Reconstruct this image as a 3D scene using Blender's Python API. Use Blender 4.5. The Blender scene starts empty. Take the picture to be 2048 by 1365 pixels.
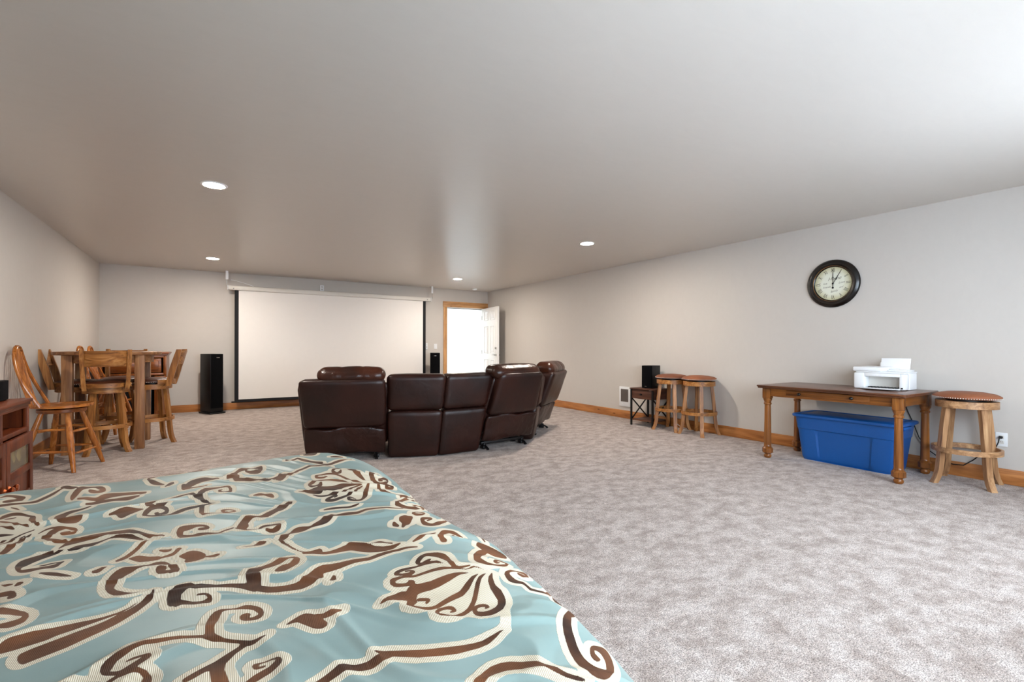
import bpy, bmesh, math, random
import numpy as np
from mathutils import Vector, Matrix, Euler, noise
random.seed(7)
PI = math.pi
scene = bpy.context.scene

# ------------------------------------------------------------------ camera
CAM_Z = 1.12
YAW, ROLL = 0.5661, 0.0020
cam_data = bpy.data.cameras.new('camera')
cam_data.sensor_fit = 'HORIZONTAL'
cam_data.sensor_width = 36.0
cam_data.lens = 36.0 * 942.67 / 2048.0
cam_data.shift_y = (695.33 - 682.5) / 2048.0
cam_data.clip_start = 0.02
cam = bpy.data.objects.new('camera', cam_data)
scene.collection.objects.link(cam)
cam.location = (0, 0, CAM_Z)
cam.rotation_mode = 'XYZ'
cam.rotation_euler = (Matrix.Rotation(-YAW, 4, 'Z') @ Matrix.Rotation(PI / 2, 4, 'X') @ Matrix.Rotation(ROLL, 4, 'Z')).to_euler()
scene.camera = cam

# ------------------------------------------------------------------ exposure and world
vs = scene.view_settings
scene.display_settings.display_device = 'sRGB'
vs.view_transform = 'Standard'; vs.look = 'None'; vs.gamma = 1.0; vs.use_curve_mapping = False
vs.exposure = 2.0
SKY = 3.9
LAMP = 185.0
DOORWAY_FILL = 5.5
world = bpy.data.worlds.new('daylight'); scene.world = world
world.use_nodes = True
bg = world.node_tree.nodes['Background']
bg.inputs['Color'].default_value = (0.76, 0.88, 1.0, 1)
bg.inputs['Strength'].default_value = SKY
scene.cycles.max_bounces = 10
scene.cycles.diffuse_bounces = 8
scene.cycles.glossy_bounces = 4
scene.cycles.caustics_reflective = False
scene.cycles.caustics_refractive = False
scene.cycles.sample_clamp_indirect = 6.0
scene.cycles.use_denoising = True

# room: X across the screen wall, Y towards it, metres
X0, X1, Y0, Y1, CZ = -1.512, 5.533, -0.28, 9.79, 2.439
REAR_WINDOWS = [(0.45, 2.25, 0.65, 2.12), (2.65, 4.45, 0.65, 2.12)]
DOOR = (4.47, 5.40, 2.035)
def portal(name, loc, rot, sx, sy):
    l = bpy.data.lights.new(name, 'AREA'); l.shape = 'RECTANGLE'; l.size = sx; l.size_y = sy
    l.cycles.is_portal = True
    o = bpy.data.objects.new(name, l); scene.collection.objects.link(o)
    o.location = loc; o.rotation_euler = rot
for i, (a, b, z0, z1) in enumerate(REAR_WINDOWS):
    portal('window_daylight', ((a + b) / 2, Y0 - 0.1, (z0 + z1) / 2), (PI / 2, 0, 0), b - a, z1 - z0)
def area(name, loc, rot, sx, sy, power, col):
    l = bpy.data.lights.new(name, 'AREA'); l.shape = 'RECTANGLE'; l.size = sx; l.size_y = sy; l.energy = power; l.color = col
    o = bpy.data.objects.new(name, l); scene.collection.objects.link(o); o.location = loc; o.rotation_euler = rot
area('doorway_fill_light', (4.6, Y1 + 1.5, 2.38), (0, 0, 0), 1.6, 1.4, DOORWAY_FILL, (1.0, 0.99, 0.97))   # added unseen lamp that whitens the view through the doorway

# ------------------------------------------------------------------ materials
def lin(c):
    return tuple(((v / 255) / 12.92 if v / 255 <= 0.04045 else (((v / 255) + 0.055) / 1.055) ** 2.4) for v in c) + (1.0,)
class NT:
    def __init__(s, name):
        s.m = bpy.data.materials.new(name); s.m.use_nodes = True
        s.t = s.m.node_tree; s.p = s.t.nodes['Principled BSDF']
    def n(s, kind, **kw):
        o = s.t.nodes.new(kind)
        for k, v in kw.items():
            if k[0] == '_': o.inputs[k[1:].replace('_', ' ')].default_value = v
            else: setattr(o, k, v)
        return o
    def l(s, a, b): s.t.links.new(a, b)
    def ramp(s, stops, src=None):
        r = s.n('ShaderNodeValToRGB'); e = r.color_ramp.elements
        e[0].position, e[0].color = stops[0]; e[1].position, e[1].color = stops[-1]
        for q in stops[1:-1]:
            x = e.new(q[0]); x.color = q[1]
        if src is not None: s.l(src, r.inputs[0])
        return r
    def coords(s, scale=(1, 1, 1), rand=True):
        tc = s.n('ShaderNodeTexCoord'); mp = s.n('ShaderNodeMapping'); mp.inputs['Scale'].default_value = scale
        s.l(tc.outputs['Object'], mp.inputs[0])
        if rand:
            oi = s.n('ShaderNodeObjectInfo'); mu = s.n('ShaderNodeMath', operation='MULTIPLY'); mu.inputs[1].default_value = 37.0
            s.l(oi.outputs['Random'], mu.inputs[0]); cb = s.n('ShaderNodeCombineXYZ')
            for k in range(3): s.l(mu.outputs[0], cb.inputs[k])
            s.l(cb.outputs[0], mp.inputs['Location'])
        return mp.outputs[0]
    def bump(s, src, strength=0.2, dist=0.01, prev=None):
        b = s.n('ShaderNodeBump'); b.inputs['Strength'].default_value = strength; b.inputs['Distance'].default_value = dist
        s.l(src, b.inputs['Height'])
        if prev is not None: s.l(prev, b.inputs['Normal'])
        return b.outputs['Normal']
    def set(s, **kw):
        for k, v in kw.items(): s.p.inputs[k.replace('_', ' ')].default_value = v
        return s
def plain(name, col, rough=0.5, metal=0.0, spec=0.5, bump=0.0, bscale=200, coat=0.0):
    t = NT(name); t.set(Base_Color=lin(col), Roughness=rough, Metallic=metal)
    t.p.inputs['Specular IOR Level'].default_value = spec
    if coat: t.p.inputs['Coat Weight'].default_value = coat; t.p.inputs['Coat Roughness'].default_value = 0.15
    v = t.coords()
    nz = t.n('ShaderNodeTexNoise', _Scale=bscale if bump else 12.0, _Detail=3.0); t.l(v, nz.inputs[0])
    mx = t.n('ShaderNodeMix', data_type='RGBA'); mx.inputs[6].default_value = lin(col)
    mx.inputs[7].default_value = lin([max(0, c * (0.988 if min(col) > 180 else 0.93)) for c in col]); t.l(nz.outputs[0], mx.inputs[0]); t.l(mx.outputs[2], t.p.inputs['Base Color'])
    if bump: t.l(t.bump(nz.outputs[0], bump, 0.002), t.p.inputs['Normal'])
    return t.m
def wood(name, dark, mid, light, axis, rough=0.35, cross=26.0, along=1.6, knots=False, spec=0.5):
    t = NT(name)
    sc = [cross, cross, cross]; sc[axis] = along
    v = t.coords(tuple(sc))
    n1 = t.n('ShaderNodeTexNoise', _Scale=1.0, _Detail=5.0, _Roughness=0.6, _Distortion=0.8); t.l(v, n1.inputs[0])
    r = t.ramp([(0.28, lin(dark)), (0.5, lin(mid)), (0.72, lin(light))], n1.outputs[0])
    sc2 = [9.0, 9.0, 9.0]; sc2[axis] = 2.2
    v2 = t.coords(tuple(sc2))
    n2 = t.n('ShaderNodeTexNoise', _Scale=1.0, _Detail=3.0); t.l(v2, n2.inputs[0])
    r2 = t.ramp([(0.32, (0.55, 0.5, 0.46, 1)), (0.6, (1, 1, 1, 1))], n2.outputs[0])
    mx = t.n('ShaderNodeMix', data_type='RGBA', blend_type='MULTIPLY'); mx.inputs[0].default_value = 0.7
    t.l(r.outputs[0], mx.inputs[6]); t.l(r2.outputs[0], mx.inputs[7])
    out = mx.outputs[2]
    if knots:
        v3 = t.coords((3.2, 3.2, 9.0) if axis != 2 else (9, 9, 3.2))
        vo = t.n('ShaderNodeTexVoronoi', _Scale=1.0); t.l(v3, vo.inputs[0])
        rk = t.ramp([(0.03, (0.22, 0.12, 0.08, 1)), (0.13, (1, 1, 1, 1))], vo.outputs['Distance'])
        m3 = t.n('ShaderNodeMix', data_type='RGBA', blend_type='MULTIPLY'); m3.inputs[0].default_value = 0.85
        t.l(out, m3.inputs[6]); t.l(rk.outputs[0], m3.inputs[7]); out = m3.outputs[2]
    t.l(out, t.p.inputs['Base Color'])
    t.set(Roughness=rough); t.p.inputs['Specular IOR Level'].default_value = spec
    t.l(t.bump(n1.outputs[0], 0.15, 0.002), t.p.inputs['Normal'])
    return t.m
def wood3(name, d, m, l, **kw):
    return [wood(name + '_grain_' + 'xyz'[k], d, m, l, k, **kw) for k in range(3)]

def paint(name, col, rough, bumpk, scale, spec=0.5):
    t = NT(name)
    tc = t.n('ShaderNodeTexCoord')
    n1 = t.n('ShaderNodeTexNoise', _Scale=scale, _Detail=6.0, _Roughness=0.62); t.l(tc.outputs['Object'], n1.inputs[0])
    mp = t.n('ShaderNodeMapping'); mp.inputs['Scale'].default_value = (1.3, 3.4, 2.2); mp.inputs['Rotation'].default_value = (0.2, 0.1, 0.6)
    t.l(tc.outputs['Object'], mp.inputs[0])
    n2 = t.n('ShaderNodeTexNoise', _Scale=3.0, _Detail=6.0, _Roughness=0.55, _Distortion=1.6); t.l(mp.outputs[0], n2.inputs[0])
    r = t.ramp([(0.56, (0, 0, 0, 1)), (0.66, (1, 1, 1, 1))], n2.outputs[0])
    b1 = t.bump(r.outputs[0], bumpk * 0.55, 0.002)
    b2 = t.bump(n1.outputs[0], bumpk, 0.0015, b1)
    t.l(b2, t.p.inputs['Normal'])
    mx = t.n('ShaderNodeMix', data_type='RGBA'); mx.inputs[6].default_value = lin(col); mx.inputs[7].default_value = lin([c * 0.975 for c in col])
    t.l(n2.outputs[0], mx.inputs[0]); t.l(mx.outputs[2], t.p.inputs['Base Color'])
    t.set(Roughness=rough); t.p.inputs['Specular IOR Level'].default_value = spec
    return t.m
M = {}
M['wall'] = paint('greige_wall_paint', (205, 199, 192), 0.55, 0.18, 9.0, 0.35)
M['ceiling'] = paint('satin_ceiling_paint', (203, 196, 188), 0.33, 0.10, 6.0, 0.5)
M['white'] = plain('white_plastic', (236, 238, 240), 0.35)
M['white_paint'] = plain('white_door_paint', (238, 238, 236), 0.3)
M['offwhite'] = plain('offwhite_metal', (214, 211, 204), 0.4)
M['screen'] = plain('matte_screen_fabric', (240, 237, 233), 0.95, spec=0.1)
M['screen_black'] = plain('black_screen_border', (26, 26, 29), 0.7, spec=0.3)
M['black'] = plain('black_satin_laminate', (10, 10, 12), 0.45, spec=0.4)
M['grille'] = plain('black_grille_cloth', (7, 7, 9), 0.95, spec=0.1, bump=0.4, bscale=900)
M['blackmetal'] = plain('black_metal', (22, 20, 20), 0.45, metal=0.3)
M['rubber'] = plain('black_cable', (16, 16, 17), 0.55)
M['nickel'] = plain('satin_nickel', (190, 186, 180), 0.25, metal=1.0)
M['copper'] = plain('copper_knob', (178, 92, 52), 0.25, metal=0.9)
M['brass'] = plain('aged_brass', (150, 110, 66), 0.3, metal=0.9)
M['blue'] = plain('blue_plastic', (13, 84, 158), 0.38, spec=0.5, bump=0.06, bscale=60)
M['heater_grille'] = plain('heater_louvre', (120, 112, 106), 0.6, metal=0.2)
M['snow'] = plain('pale_ground', (235, 238, 242), 0.9)
M['hall'] = plain('added_hall_white', (240, 240, 238), 0.8)
M['slot'] = plain('dark_slot', (35, 35, 38), 0.6)
M['lens'] = NT('lamp_lens').m
_t = NT('lamp_lens_glow'); _t.set(Base_Color=(1, 1, 1, 1))
_t.p.inputs['Emission Color'].default_value = (1.0, 0.90, 0.79, 1); _t.p.inputs['Emission Strength'].default_value = LAMP
M['lens'] = _t.m
# oak kinds
M['stool'] = wood3('rustic_oak', (98, 56, 22), (166, 108, 52), (200, 146, 84), rough=0.42, cross=30)
M['pale_stool'] = wood3('bleached_oak', (120, 84, 56), (176, 132, 92), (208, 168, 124), rough=0.45, cross=30)
M['windsor'] = wood3('glossy_honey_oak', (118, 62, 20), (174, 104, 42), (204, 134, 66), rough=0.2, cross=34, spec=0.6)
M['table'] = wood3('rough_sawn_oak', (100, 60, 32), (158, 108, 66), (192, 146, 98), rough=0.5, cross=22)
M['cherry'] = wood3('cherry', (72, 27, 9), (98, 42, 15), (120, 58, 24), rough=0.42, cross=20, spec=0.25)
M['bar'] = wood3('dark_honey_oak', (92, 44, 14), (138, 76, 28), (164, 98, 44), rough=0.28, cross=30)
M['desk'] = wood3('antique_walnut_oak', (76, 40, 14), (132, 78, 30), (166, 106, 48), rough=0.28, cross=30)
M['desk_top'] = wood3('dark_desk_top', (66, 36, 20), (98, 56, 32), (122, 76, 48), rough=0.28, cross=18)
M['walnut'] = wood3('walnut_laminate', (52, 28, 18), (84, 48, 32), (108, 66, 44), rough=0.5, cross=30)
M['casing'] = wood3('pale_alder_casing', (172, 116, 66), (206, 154, 100), (220, 172, 118), rough=0.45, cross=18, knots=True)
M['trim'] = wood3('knotty_alder', (144, 84, 38), (186, 120, 62), (206, 142, 82), rough=0.42, cross=22, knots=True)

def leather(name, base, dark, rough=0.3, wrinkle=0.35):
    t = NT(name); v = t.coords()
    n0 = t.n('ShaderNodeTexNoise', _Scale=3.0, _Detail=3.0); t.l(v, n0.inputs[0])
    r = t.ramp([(0.35, lin(dark)), (0.65, lin(base))], n0.outputs[0]); t.l(r.outputs[0], t.p.inputs['Base Color'])
    vo = t.n('ShaderNodeTexVoronoi', _Scale=240.0); t.l(v, vo.inputs[0])
    n1 = t.n('ShaderNodeTexNoise', _Scale=7.0, _Detail=3.0, _Distortion=0.7); t.l(v, n1.inputs[0])
    b1 = t.bump(n1.outputs[0], wrinkle, 0.02); b2 = t.bump(vo.outputs['Distance'], 0.12, 0.001, b1)
    t.l(b2, t.p.inputs['Normal']); t.set(Roughness=rough); t.p.inputs['Specular IOR Level'].default_value = 0.38
    return t.m
M['leather'] = leather('dark_brown_leather', (46, 19, 12), (29, 12, 8), 0.36, 0.2)
M['leather_loose'] = leather('loose_brown_leather', (46, 19, 12), (29, 12, 8), 0.36, 0.9)
M['leather_pillow'] = leather('creased_brown_leather', (64, 31, 18), (36, 17, 11), 0.28, 0.6)
M['suede'] = leather('tan_suede', (150, 90, 58), (112, 62, 38), 0.62, 0.15)
M['suede_dark'] = leather('brown_seat_leather', (96, 52, 32), (66, 36, 24), 0.4, 0.15)

def carpet():
    t = NT('mottled_carpet'); tc = t.n('ShaderNodeTexCoord')
    def nz(scale, det, rough=0.6, dist=0.0, sc=(1, 1, 1), rot=0.0):
        mp = t.n('ShaderNodeMapping'); mp.inputs['Scale'].default_value = sc; mp.inputs['Rotation'].default_value = (0, 0, rot); t.l(tc.outputs['Object'], mp.inputs[0])
        n = t.n('ShaderNodeTexNoise', _Scale=scale, _Detail=det, _Roughness=rough, _Distortion=dist); t.l(mp.outputs[0], n.inputs[0]); return n.outputs[0]
    big = nz(8.0, 8.0, 0.7, 0.1, (1, 1.3, 1), 0.5)
    mid = nz(48.0, 4.0, 0.75, 0.1)
    fine = nz(200.0, 2.0, 0.9)
    r1 = t.ramp([(0.38, lin((166, 151, 142))), (0.5, lin((188, 175, 167))), (0.60, lin((206, 195, 188)))], big)
    r2 = t.ramp([(0.36, (0.66, 0.65, 0.65, 1)), (0.60, (1.12, 1.12, 1.12, 1))], mid)
    r3 = t.ramp([(0.38, (0.18, 0.16, 0.16, 1)), (0.60, (1.5, 1.5, 1.5, 1))], fine)
    a = t.n('ShaderNodeMix', data_type='RGBA', blend_type='MULTIPLY'); a.inputs[0].default_value = 0.7
    t.l(r1.outputs[0], a.inputs[6]); t.l(r2.outputs[0], a.inputs[7])
    b = t.n('ShaderNodeMix', data_type='RGBA', blend_type='MULTIPLY'); b.inputs[0].default_value = 0.85
    t.l(a.outputs[2], b.inputs[6]); t.l(r3.outputs[0], b.inputs[7]); t.l(b.outputs[2], t.p.inputs['Base Color'])
    t.set(Roughness=0.95); t.p.inputs['Specular IOR Level'].default_value = 0.1
    t.p.inputs['Sheen Weight'].default_value = 0.15
    b1 = t.bump(mid, 0.5, 0.012); t.l(t.bump(fine, 0.8, 0.006, b1), t.p.inputs['Normal'])
    return t.m
M['carpet'] = carpet()

def comforter():
    t = NT('teal_scroll_brocade')
    at = t.n('ShaderNodeAttribute', attribute_name='scroll'); ac = t.n('ShaderNodeAttribute', attribute_name='ground')
    uv = t.n('ShaderNodeAttribute', attribute_name='cloth')
    def step(src, lo, hi):
        m = t.n('ShaderNodeMapRange'); m.inputs['From Min'].default_value = lo; m.inputs['From Max'].default_value = hi
        m.inputs['To Min'].default_value = 1.0; m.inputs['To Max'].default_value = 0.0; t.l(src, m.inputs[0]); return m.outputs[0]
    brown = step(at.outputs['Fac'], -0.0005, 0.0005)
    cream = step(ac.outputs['Fac'], -0.0006, 0.0006)
    # woven ribs in the cream band
    sp = t.n('ShaderNodeSeparateXYZ'); t.l(uv.outputs['Vector'], sp.inputs[0])
    wv = t.n('ShaderNodeTexWave', wave_type='BANDS', bands_direction='X'); wv.inputs['Scale'].default_value = 130.0
    mpw = t.n('ShaderNodeMapping'); mpw.inputs['Rotation'].default_value = (0, 0, 0.0); t.l(uv.outputs['Vector'], mpw.inputs[0]); t.l(mpw.outputs[0], wv.inputs[0])
    wv.inputs['Distortion'].default_value = 0.0
    rc = t.ramp([(0.2, lin((178, 162, 132))), (0.6, lin((230, 221, 202)))], wv.outputs[0])
    nz = t.n('ShaderNodeTexNoise', _Scale=5.0, _Detail=4.0); t.l(uv.outputs['Vector'], nz.inputs[0])
    rb = t.ramp([(0.35, lin((44, 24, 15))), (0.64, lin((122, 76, 46)))], nz.outputs[0])  # uneven sheen of the brown scrolls put into their colour
    rt = t.ramp([(0.3, lin((128, 149, 145))), (0.7, lin((143, 163, 159)))], nz.outputs[0])
    a = t.n('ShaderNodeMix', data_type='RGBA'); t.l(cream, a.inputs[0]); t.l(rt.outputs[0], a.inputs[6]); t.l(rc.outputs[0], a.inputs[7])
    b = t.n('ShaderNodeMix', data_type='RGBA'); t.l(brown, b.inputs[0]); t.l(a.outputs[2], b.inputs[6]); t.l(rb.outputs[0], b.inputs[7])
    t.l(b.outputs[2], t.p.inputs['Base Color'])
    rr = t.n('ShaderNodeMapRange'); rr.inputs['To Min'].default_value = 0.42; rr.inputs['To Max'].default_value = 0.62; t.l(cream, rr.inputs[0])
    t.l(rr.outputs[0], t.p.inputs['Roughness'])
    t.p.inputs['Specular IOR Level'].default_value = 0.3
    mb = t.n('ShaderNodeMath', operation='MULTIPLY'); t.l(wv.outputs[0], mb.inputs[0]); t.l(cream, mb.inputs[1])
    wp = t.n('ShaderNodeTexNoise', _Scale=520.0, _Detail=1.0); t.l(uv.outputs['Vector'], wp.inputs[0])
    b1 = t.bump(mb.outputs[0], 0.25, 0.0012); b2 = t.bump(wp.outputs[0], 0.08, 0.0006, b1)
    b3 = t.bump(cream, 0.3, 0.0012, b2); t.l(b3, t.p.inputs['Normal'])
    return t.m
M['comforter'] = comforter()

def art_glass():
    t = NT('leaf_art_glass'); v = t.coords((1, 1, 1))
    vo = t.n('ShaderNodeTexVoronoi', _Scale=16.0, feature='SMOOTH_F1'); t.l(v, vo.inputs[0])
    r = t.ramp([(0.25, lin((128, 116, 84))), (0.5, lin((92, 82, 62))), (0.75, lin((70, 66, 54)))], vo.outputs['Distance'])
    t.l(r.outputs[0], t.p.inputs['Base Color']); t.set(Roughness=0.15); return t.m
M['art'] = art_glass()
def dial():
    t = NT('aged_clock_dial'); tc = t.n('ShaderNodeTexCoord')
    ln = t.n('ShaderNodeVectorMath', operation='LENGTH'); t.l(tc.outputs['Object'], ln.inputs[0])
    nz = t.n('ShaderNodeTexNoise', _Scale=14.0, _Detail=4.0); t.l(tc.outputs['Object'], nz.inputs[0])
    ad = t.n('ShaderNodeMath', operation='MULTIPLY_ADD'); ad.inputs[1].default_value = 0.05; t.l(nz.outputs[0], ad.inputs[0]); t.l(ln.outputs['Value'], ad.inputs[2])
    r = t.ramp([(0.13, lin((226, 228, 212))), (0.19, lin((200, 196, 160)))], ad.outputs[0])
    t.l(r.outputs[0], t.p.inputs['Base Color']); t.set(Roughness=0.35); return t.m
M['dial'] = dial()
_t = NT('clock_bronze'); _v = _t.coords(); _n = _t.n('ShaderNodeTexNoise', _Scale=9.0, _Detail=4.0); _t.l(_v, _n.inputs[0])
_r = _t.ramp([(0.45, lin((13, 11, 10))), (0.8, lin((34, 23, 17)))], _n.outputs[0]); _t.l(_r.outputs[0], _t.p.inputs['Base Color']); _t.set(Roughness=0.24)
M['bronze'] = _t.m
def glass():
    t = NT('clear_glass'); t.set(Base_Color=(1, 1, 1, 1), Roughness=0.03); t.p.inputs['Transmission Weight'].default_value = 1.0; t.p.inputs['IOR'].default_value = 1.05
    return t.m
M['glass'] = glass()

# ------------------------------------------------------------------ mesh helpers
COL = scene.collection
class MB:
    def __init__(s): s.v = []; s.f = []
    def add(s, vs_, fs, mat=None):
        k = len(s.v)
        if mat is not None: vs_ = [mat @ Vector(q) for q in vs_]
        s.v += [tuple(q) for q in vs_]; s.f += [tuple(i + k for i in f) for f in fs]
        return s
    def bm(s, b, mat=None):
        b.verts.index_update()
        s.add([v.co.copy() for v in b.verts], [[v.index for v in f.verts] for f in b.faces], mat); b.free(); return s
    def box(s, c, d, bev=0.0, mat=None, seg=2):
        b = bmesh.new(); bmesh.ops.create_cube(b, size=1.0)
        for v in b.verts: v.co = Vector((v.co.x * d[0], v.co.y * d[1], v.co.z * d[2]))
        if bev > 0: bmesh.ops.bevel(b, geom=b.edges[:], offset=min(bev, min(d) * 0.45), segments=seg, affect='EDGES', profile=0.5)
        T = Matrix.Translation(c)
        return s.bm(b, T if mat is None else mat @ T)
    def lathe(s, prof, n=32, mat=None, close=True):
        vs_, fs = [], []
        for r, z in prof:
            for i in range(n):
                a = 2 * PI * i / n; vs_.append((r * math.cos(a), r * math.sin(a), z))
        for j in range(len(prof) - 1):
            for i in range(n):
                a, b = j * n + i, j * n + (i + 1) % n; fs.append((a, b, b + n, a + n))
        if close:
            fs.append(tuple(reversed(range(n)))); fs.append(tuple((len(prof) - 1) * n + i for i in range(n)))
        return s.add(vs_, fs, mat)
    def tube(s, pts, rad, n=10, mat=None, closed=False, flat=1.0):
        """round tube swept along pts; rad a number or one per point"""
        P = [Vector(p) for p in pts]; m = len(P); vs_, fs = [], []
        up = None
        for i in range(m):
            a = P[(i - 1) % m] if closed else P[max(i - 1, 0)]; b = P[(i + 1) % m] if closed else P[min(i + 1, m - 1)]
            t = (b - a).normalized()
            if up is None: up = t.orthogonal().normalized()
            up = (up - t * up.dot(t)).normalized(); w = t.cross(up)
            r = rad[i] if isinstance(rad, (list, tuple)) else rad
            for k in range(n):
                q = 2 * PI * k / n; vs_.append(P[i] + up * (r * math.cos(q)) + w * (r * flat * math.sin(q)))
        for i in range(m if closed else m - 1):
            for k in range(n):
                a, b = i * n + k, i * n + (k + 1) % n; c, d = (a + n) % (m * n), (b + n) % (m * n)
                fs.append((a, b, d, c))
        if not closed:
            fs.append(tuple(reversed(range(n)))); fs.append(tuple((m - 1) * n + k for k in range(n)))
        return s.add(vs_, fs, mat)
    def sweep_rect(s, pts, sizes, side, mat=None):
        """rectangular bar along pts; side = unit vector of its width, sizes = (width, depth) per point"""
        P = [Vector(p) for p in pts]; vs_, fs = [], []; side = Vector(side).normalized()
        for i, p in enumerate(P):
            t = (P[min(i + 1, len(P) - 1)] - P[max(i - 1, 0)]).normalized(); w = t.cross(side).normalized(); sz = sizes[i] if isinstance(sizes[0], (list, tuple)) else sizes
            for a, b in ((-1, -1), (1, -1), (1, 1), (-1, 1)): vs_.append(p + side * (a * sz[0] / 2) + w * (b * sz[1] / 2))
        for i in range(len(P) - 1):
            for k in range(4): fs.append((i * 4 + k, i * 4 + (k + 1) % 4, i * 4 + 4 + (k + 1) % 4, i * 4 + 4 + k))
        fs.append((3, 2, 1, 0)); e = (len(P) - 1) * 4; fs.append((e, e + 1, e + 2, e + 3))
        return s.add(vs_, fs, mat)
    def loft_rect(s, pts, sizes, side, mat=None):
        # bar whose ends are cut level: side = unit vector of its width, sizes = (width, depth)
        side = Vector(side).normalized(); w = Vector((0, 0, 1)).cross(side); vs_, fs = [], []
        for i, p in enumerate(pts):
            p = Vector(p); sz = sizes[i] if isinstance(sizes[0], (list, tuple)) else sizes
            for a, b in ((-1, -1), (1, -1), (1, 1), (-1, 1)): vs_.append(p + side * (a * sz[0] / 2) + w * (b * sz[1] / 2))
        for i in range(len(pts) - 1):
            for k in range(4): fs.append((i * 4 + k, i * 4 + (k + 1) % 4, i * 4 + 4 + (k + 1) % 4, i * 4 + 4 + k))
        fs.append((3, 2, 1, 0)); e = (len(pts) - 1) * 4; fs.append((e, e + 1, e + 2, e + 3))
        return s.add(vs_, fs, mat)
    def prism(s, poly, z0, z1, mat=None, bev=0.0):
        b = bmesh.new(); f = b.faces.new([b.verts.new((x, y, z0)) for x, y in poly]); f.normal_update()
        r = bmesh.ops.extrude_face_region(b, geom=[f]); bmesh.ops.translate(b, vec=(0, 0, z1 - z0), verts=[q for q in r['geom'] if isinstance(q, bmesh.types.BMVert)])
        bmesh.ops.recalc_face_normals(b, faces=b.faces[:])
        if bev: bmesh.ops.bevel(b, geom=[e for e in b.edges if e.calc_face_angle(0) > 0.5], offset=bev, segments=2, affect='EDGES')
        return s.bm(b, mat)
    def arc_band(s, r0, r1, a0, a1, z0, z1, n=24, mat=None):
        vs_, fs = [], []
        for i in range(n + 1):
            a = a0 + (a1 - a0) * i / n; c, d = math.cos(a), math.sin(a)
            vs_ += [(r0 * c, r0 * d, z0), (r1 * c, r1 * d, z0), (r1 * c, r1 * d, z1), (r0 * c, r0 * d, z1)]
        full = abs(abs(a1 - a0) - 2 * PI) < 1e-6
        for i in range(n):
            for k in range(4): fs.append((i * 4 + k, i * 4 + (k + 1) % 4, i * 4 + 4 + (k + 1) % 4, i * 4 + 4 + k))
        if not full: fs.append((3, 2, 1, 0)); fs.append((n * 4, n * 4 + 1, n * 4 + 2, n * 4 + 3))
        return s.add(vs_, fs, mat)
    def cushion(s, corners, r=0.25, bulge=(0.1, 0.1, 0.1), n=12, warp=0.0, seed=0, wscale=4.0, seams=()):
        """soft box: corners = 8 points, index = ix + 2*iy + 4*iz; r = rounding as a share of each half size"""
        b = bmesh.new(); bmesh.ops.create_cube(b, size=2.0)
        bmesh.ops.subdivide_edges(b, edges=b.edges[:], cuts=n, use_grid_fill=True)
        C = [Vector(c) for c in corners]
        Lx = ((C[1] - C[0]).length + (C[3] - C[2]).length) / 4; Ly = ((C[2] - C[0]).length + (C[3] - C[1]).length) / 4; Lz = ((C[4] - C[0]).length + (C[5] - C[1]).length) / 4
        L = Vector((Lx, Ly, Lz)); rr = min(L) * r * 2
        for v in b.verts:
            p = Vector((v.co.x * L.x, v.co.y * L.y, v.co.z * L.z)); u = v.co.copy()
            q = Vector([max(-(L[k] - rr), min(L[k] - rr, p[k])) for k in range(3)]); d = p - q
            if d.length > 1e-9:
                # outward rounding
                d = d.normalized() * rr
            p = q + d
            fx = (1 - u.y ** 2) * (1 - u.z ** 2); fy = (1 - u.x ** 2) * (1 - u.z ** 2); fz = (1 - u.x ** 2) * (1 - u.y ** 2)
            w = Vector((p.x / L.x, p.y / L.y, p.z / L.z))
            w.x *= 1 + bulge[0] * fx; w.y *= 1 + bulge[1] * fy; w.z *= 1 + bulge[2] * fz
            for sm in seams:
                g = 1 - 0.030 * math.exp(-((u.x - sm) / 0.07) ** 2); w.z = (w.z + 1) * g - 1 if w.z > 0 else w.z; w.y = w.y * g
            a = [(w[k] + 1) / 2 for k in range(3)]
            P = Vector((0, 0, 0))
            for i in range(8):
                k = ((a[0] if i & 1 else 1 - a[0]) * (a[1] if i & 2 else 1 - a[1]) * (a[2] if i & 4 else 1 - a[2])); P += C[i] * k
            if warp:
                P += noise.noise_vector(P * wscale + Vector((seed * 3.1, 0, seed))) * warp
            v.co = P
        return s.bm(b)
    def build(s, name, mat, parent=None, smooth=35, loc=None):
        me = bpy.data.meshes.new(name)
        b = bmesh.new(); vv = [b.verts.new(q) for q in s.v]
        for f in s.f:
            try: b.faces.new([vv[i] for i in f])
            except ValueError: pass
        bmesh.ops.recalc_face_normals(b, faces=b.faces[:])
        if smooth:
            lim = math.radians(smooth)
            for f in b.faces: f.smooth = True
            for e in b.edges:
                if len(e.link_faces) == 2 and e.calc_face_angle(0) > lim: e.smooth = False
        b.to_mesh(me); b.free()
        me.materials.append(mat)
        o = bpy.data.objects.new(name, me); COL.objects.link(o)
        if parent is not None: o.parent = parent
        if loc is not None: o.location = loc
        return o
def tag(o, label=None, cat=None, group=None, kind=None):
    if label: o['label'] = label
    if cat: o['category'] = cat
    if group: o['group'] = group
    if kind: o['kind'] = kind
    return o
def thing(name, label, cat, loc=(0, 0, 0), rz=0.0, group=None):
    o = bpy.data.objects.new(name, None); COL.objects.link(o); o.location = loc; o.rotation_euler = (0, 0, rz); o.empty_display_size = 0.1
    return tag(o, label, cat, group)
def kids(o): return [c for c in list(bpy.data.objects) if c.parent is o]
def dup(o, loc=None, rz=None, label=None, parent=None):
    c = o.copy(); COL.objects.link(c)
    if parent is not None: c.parent = parent
    if loc is not None: c.location = loc
    if rz is not None: c.rotation_euler = (0, 0, rz)
    if label: c['label'] = label
    for ch in kids(o): dup(ch, parent=c)
    return c
RX = lambda a: Matrix.Rotation(a, 4, 'X')
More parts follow.
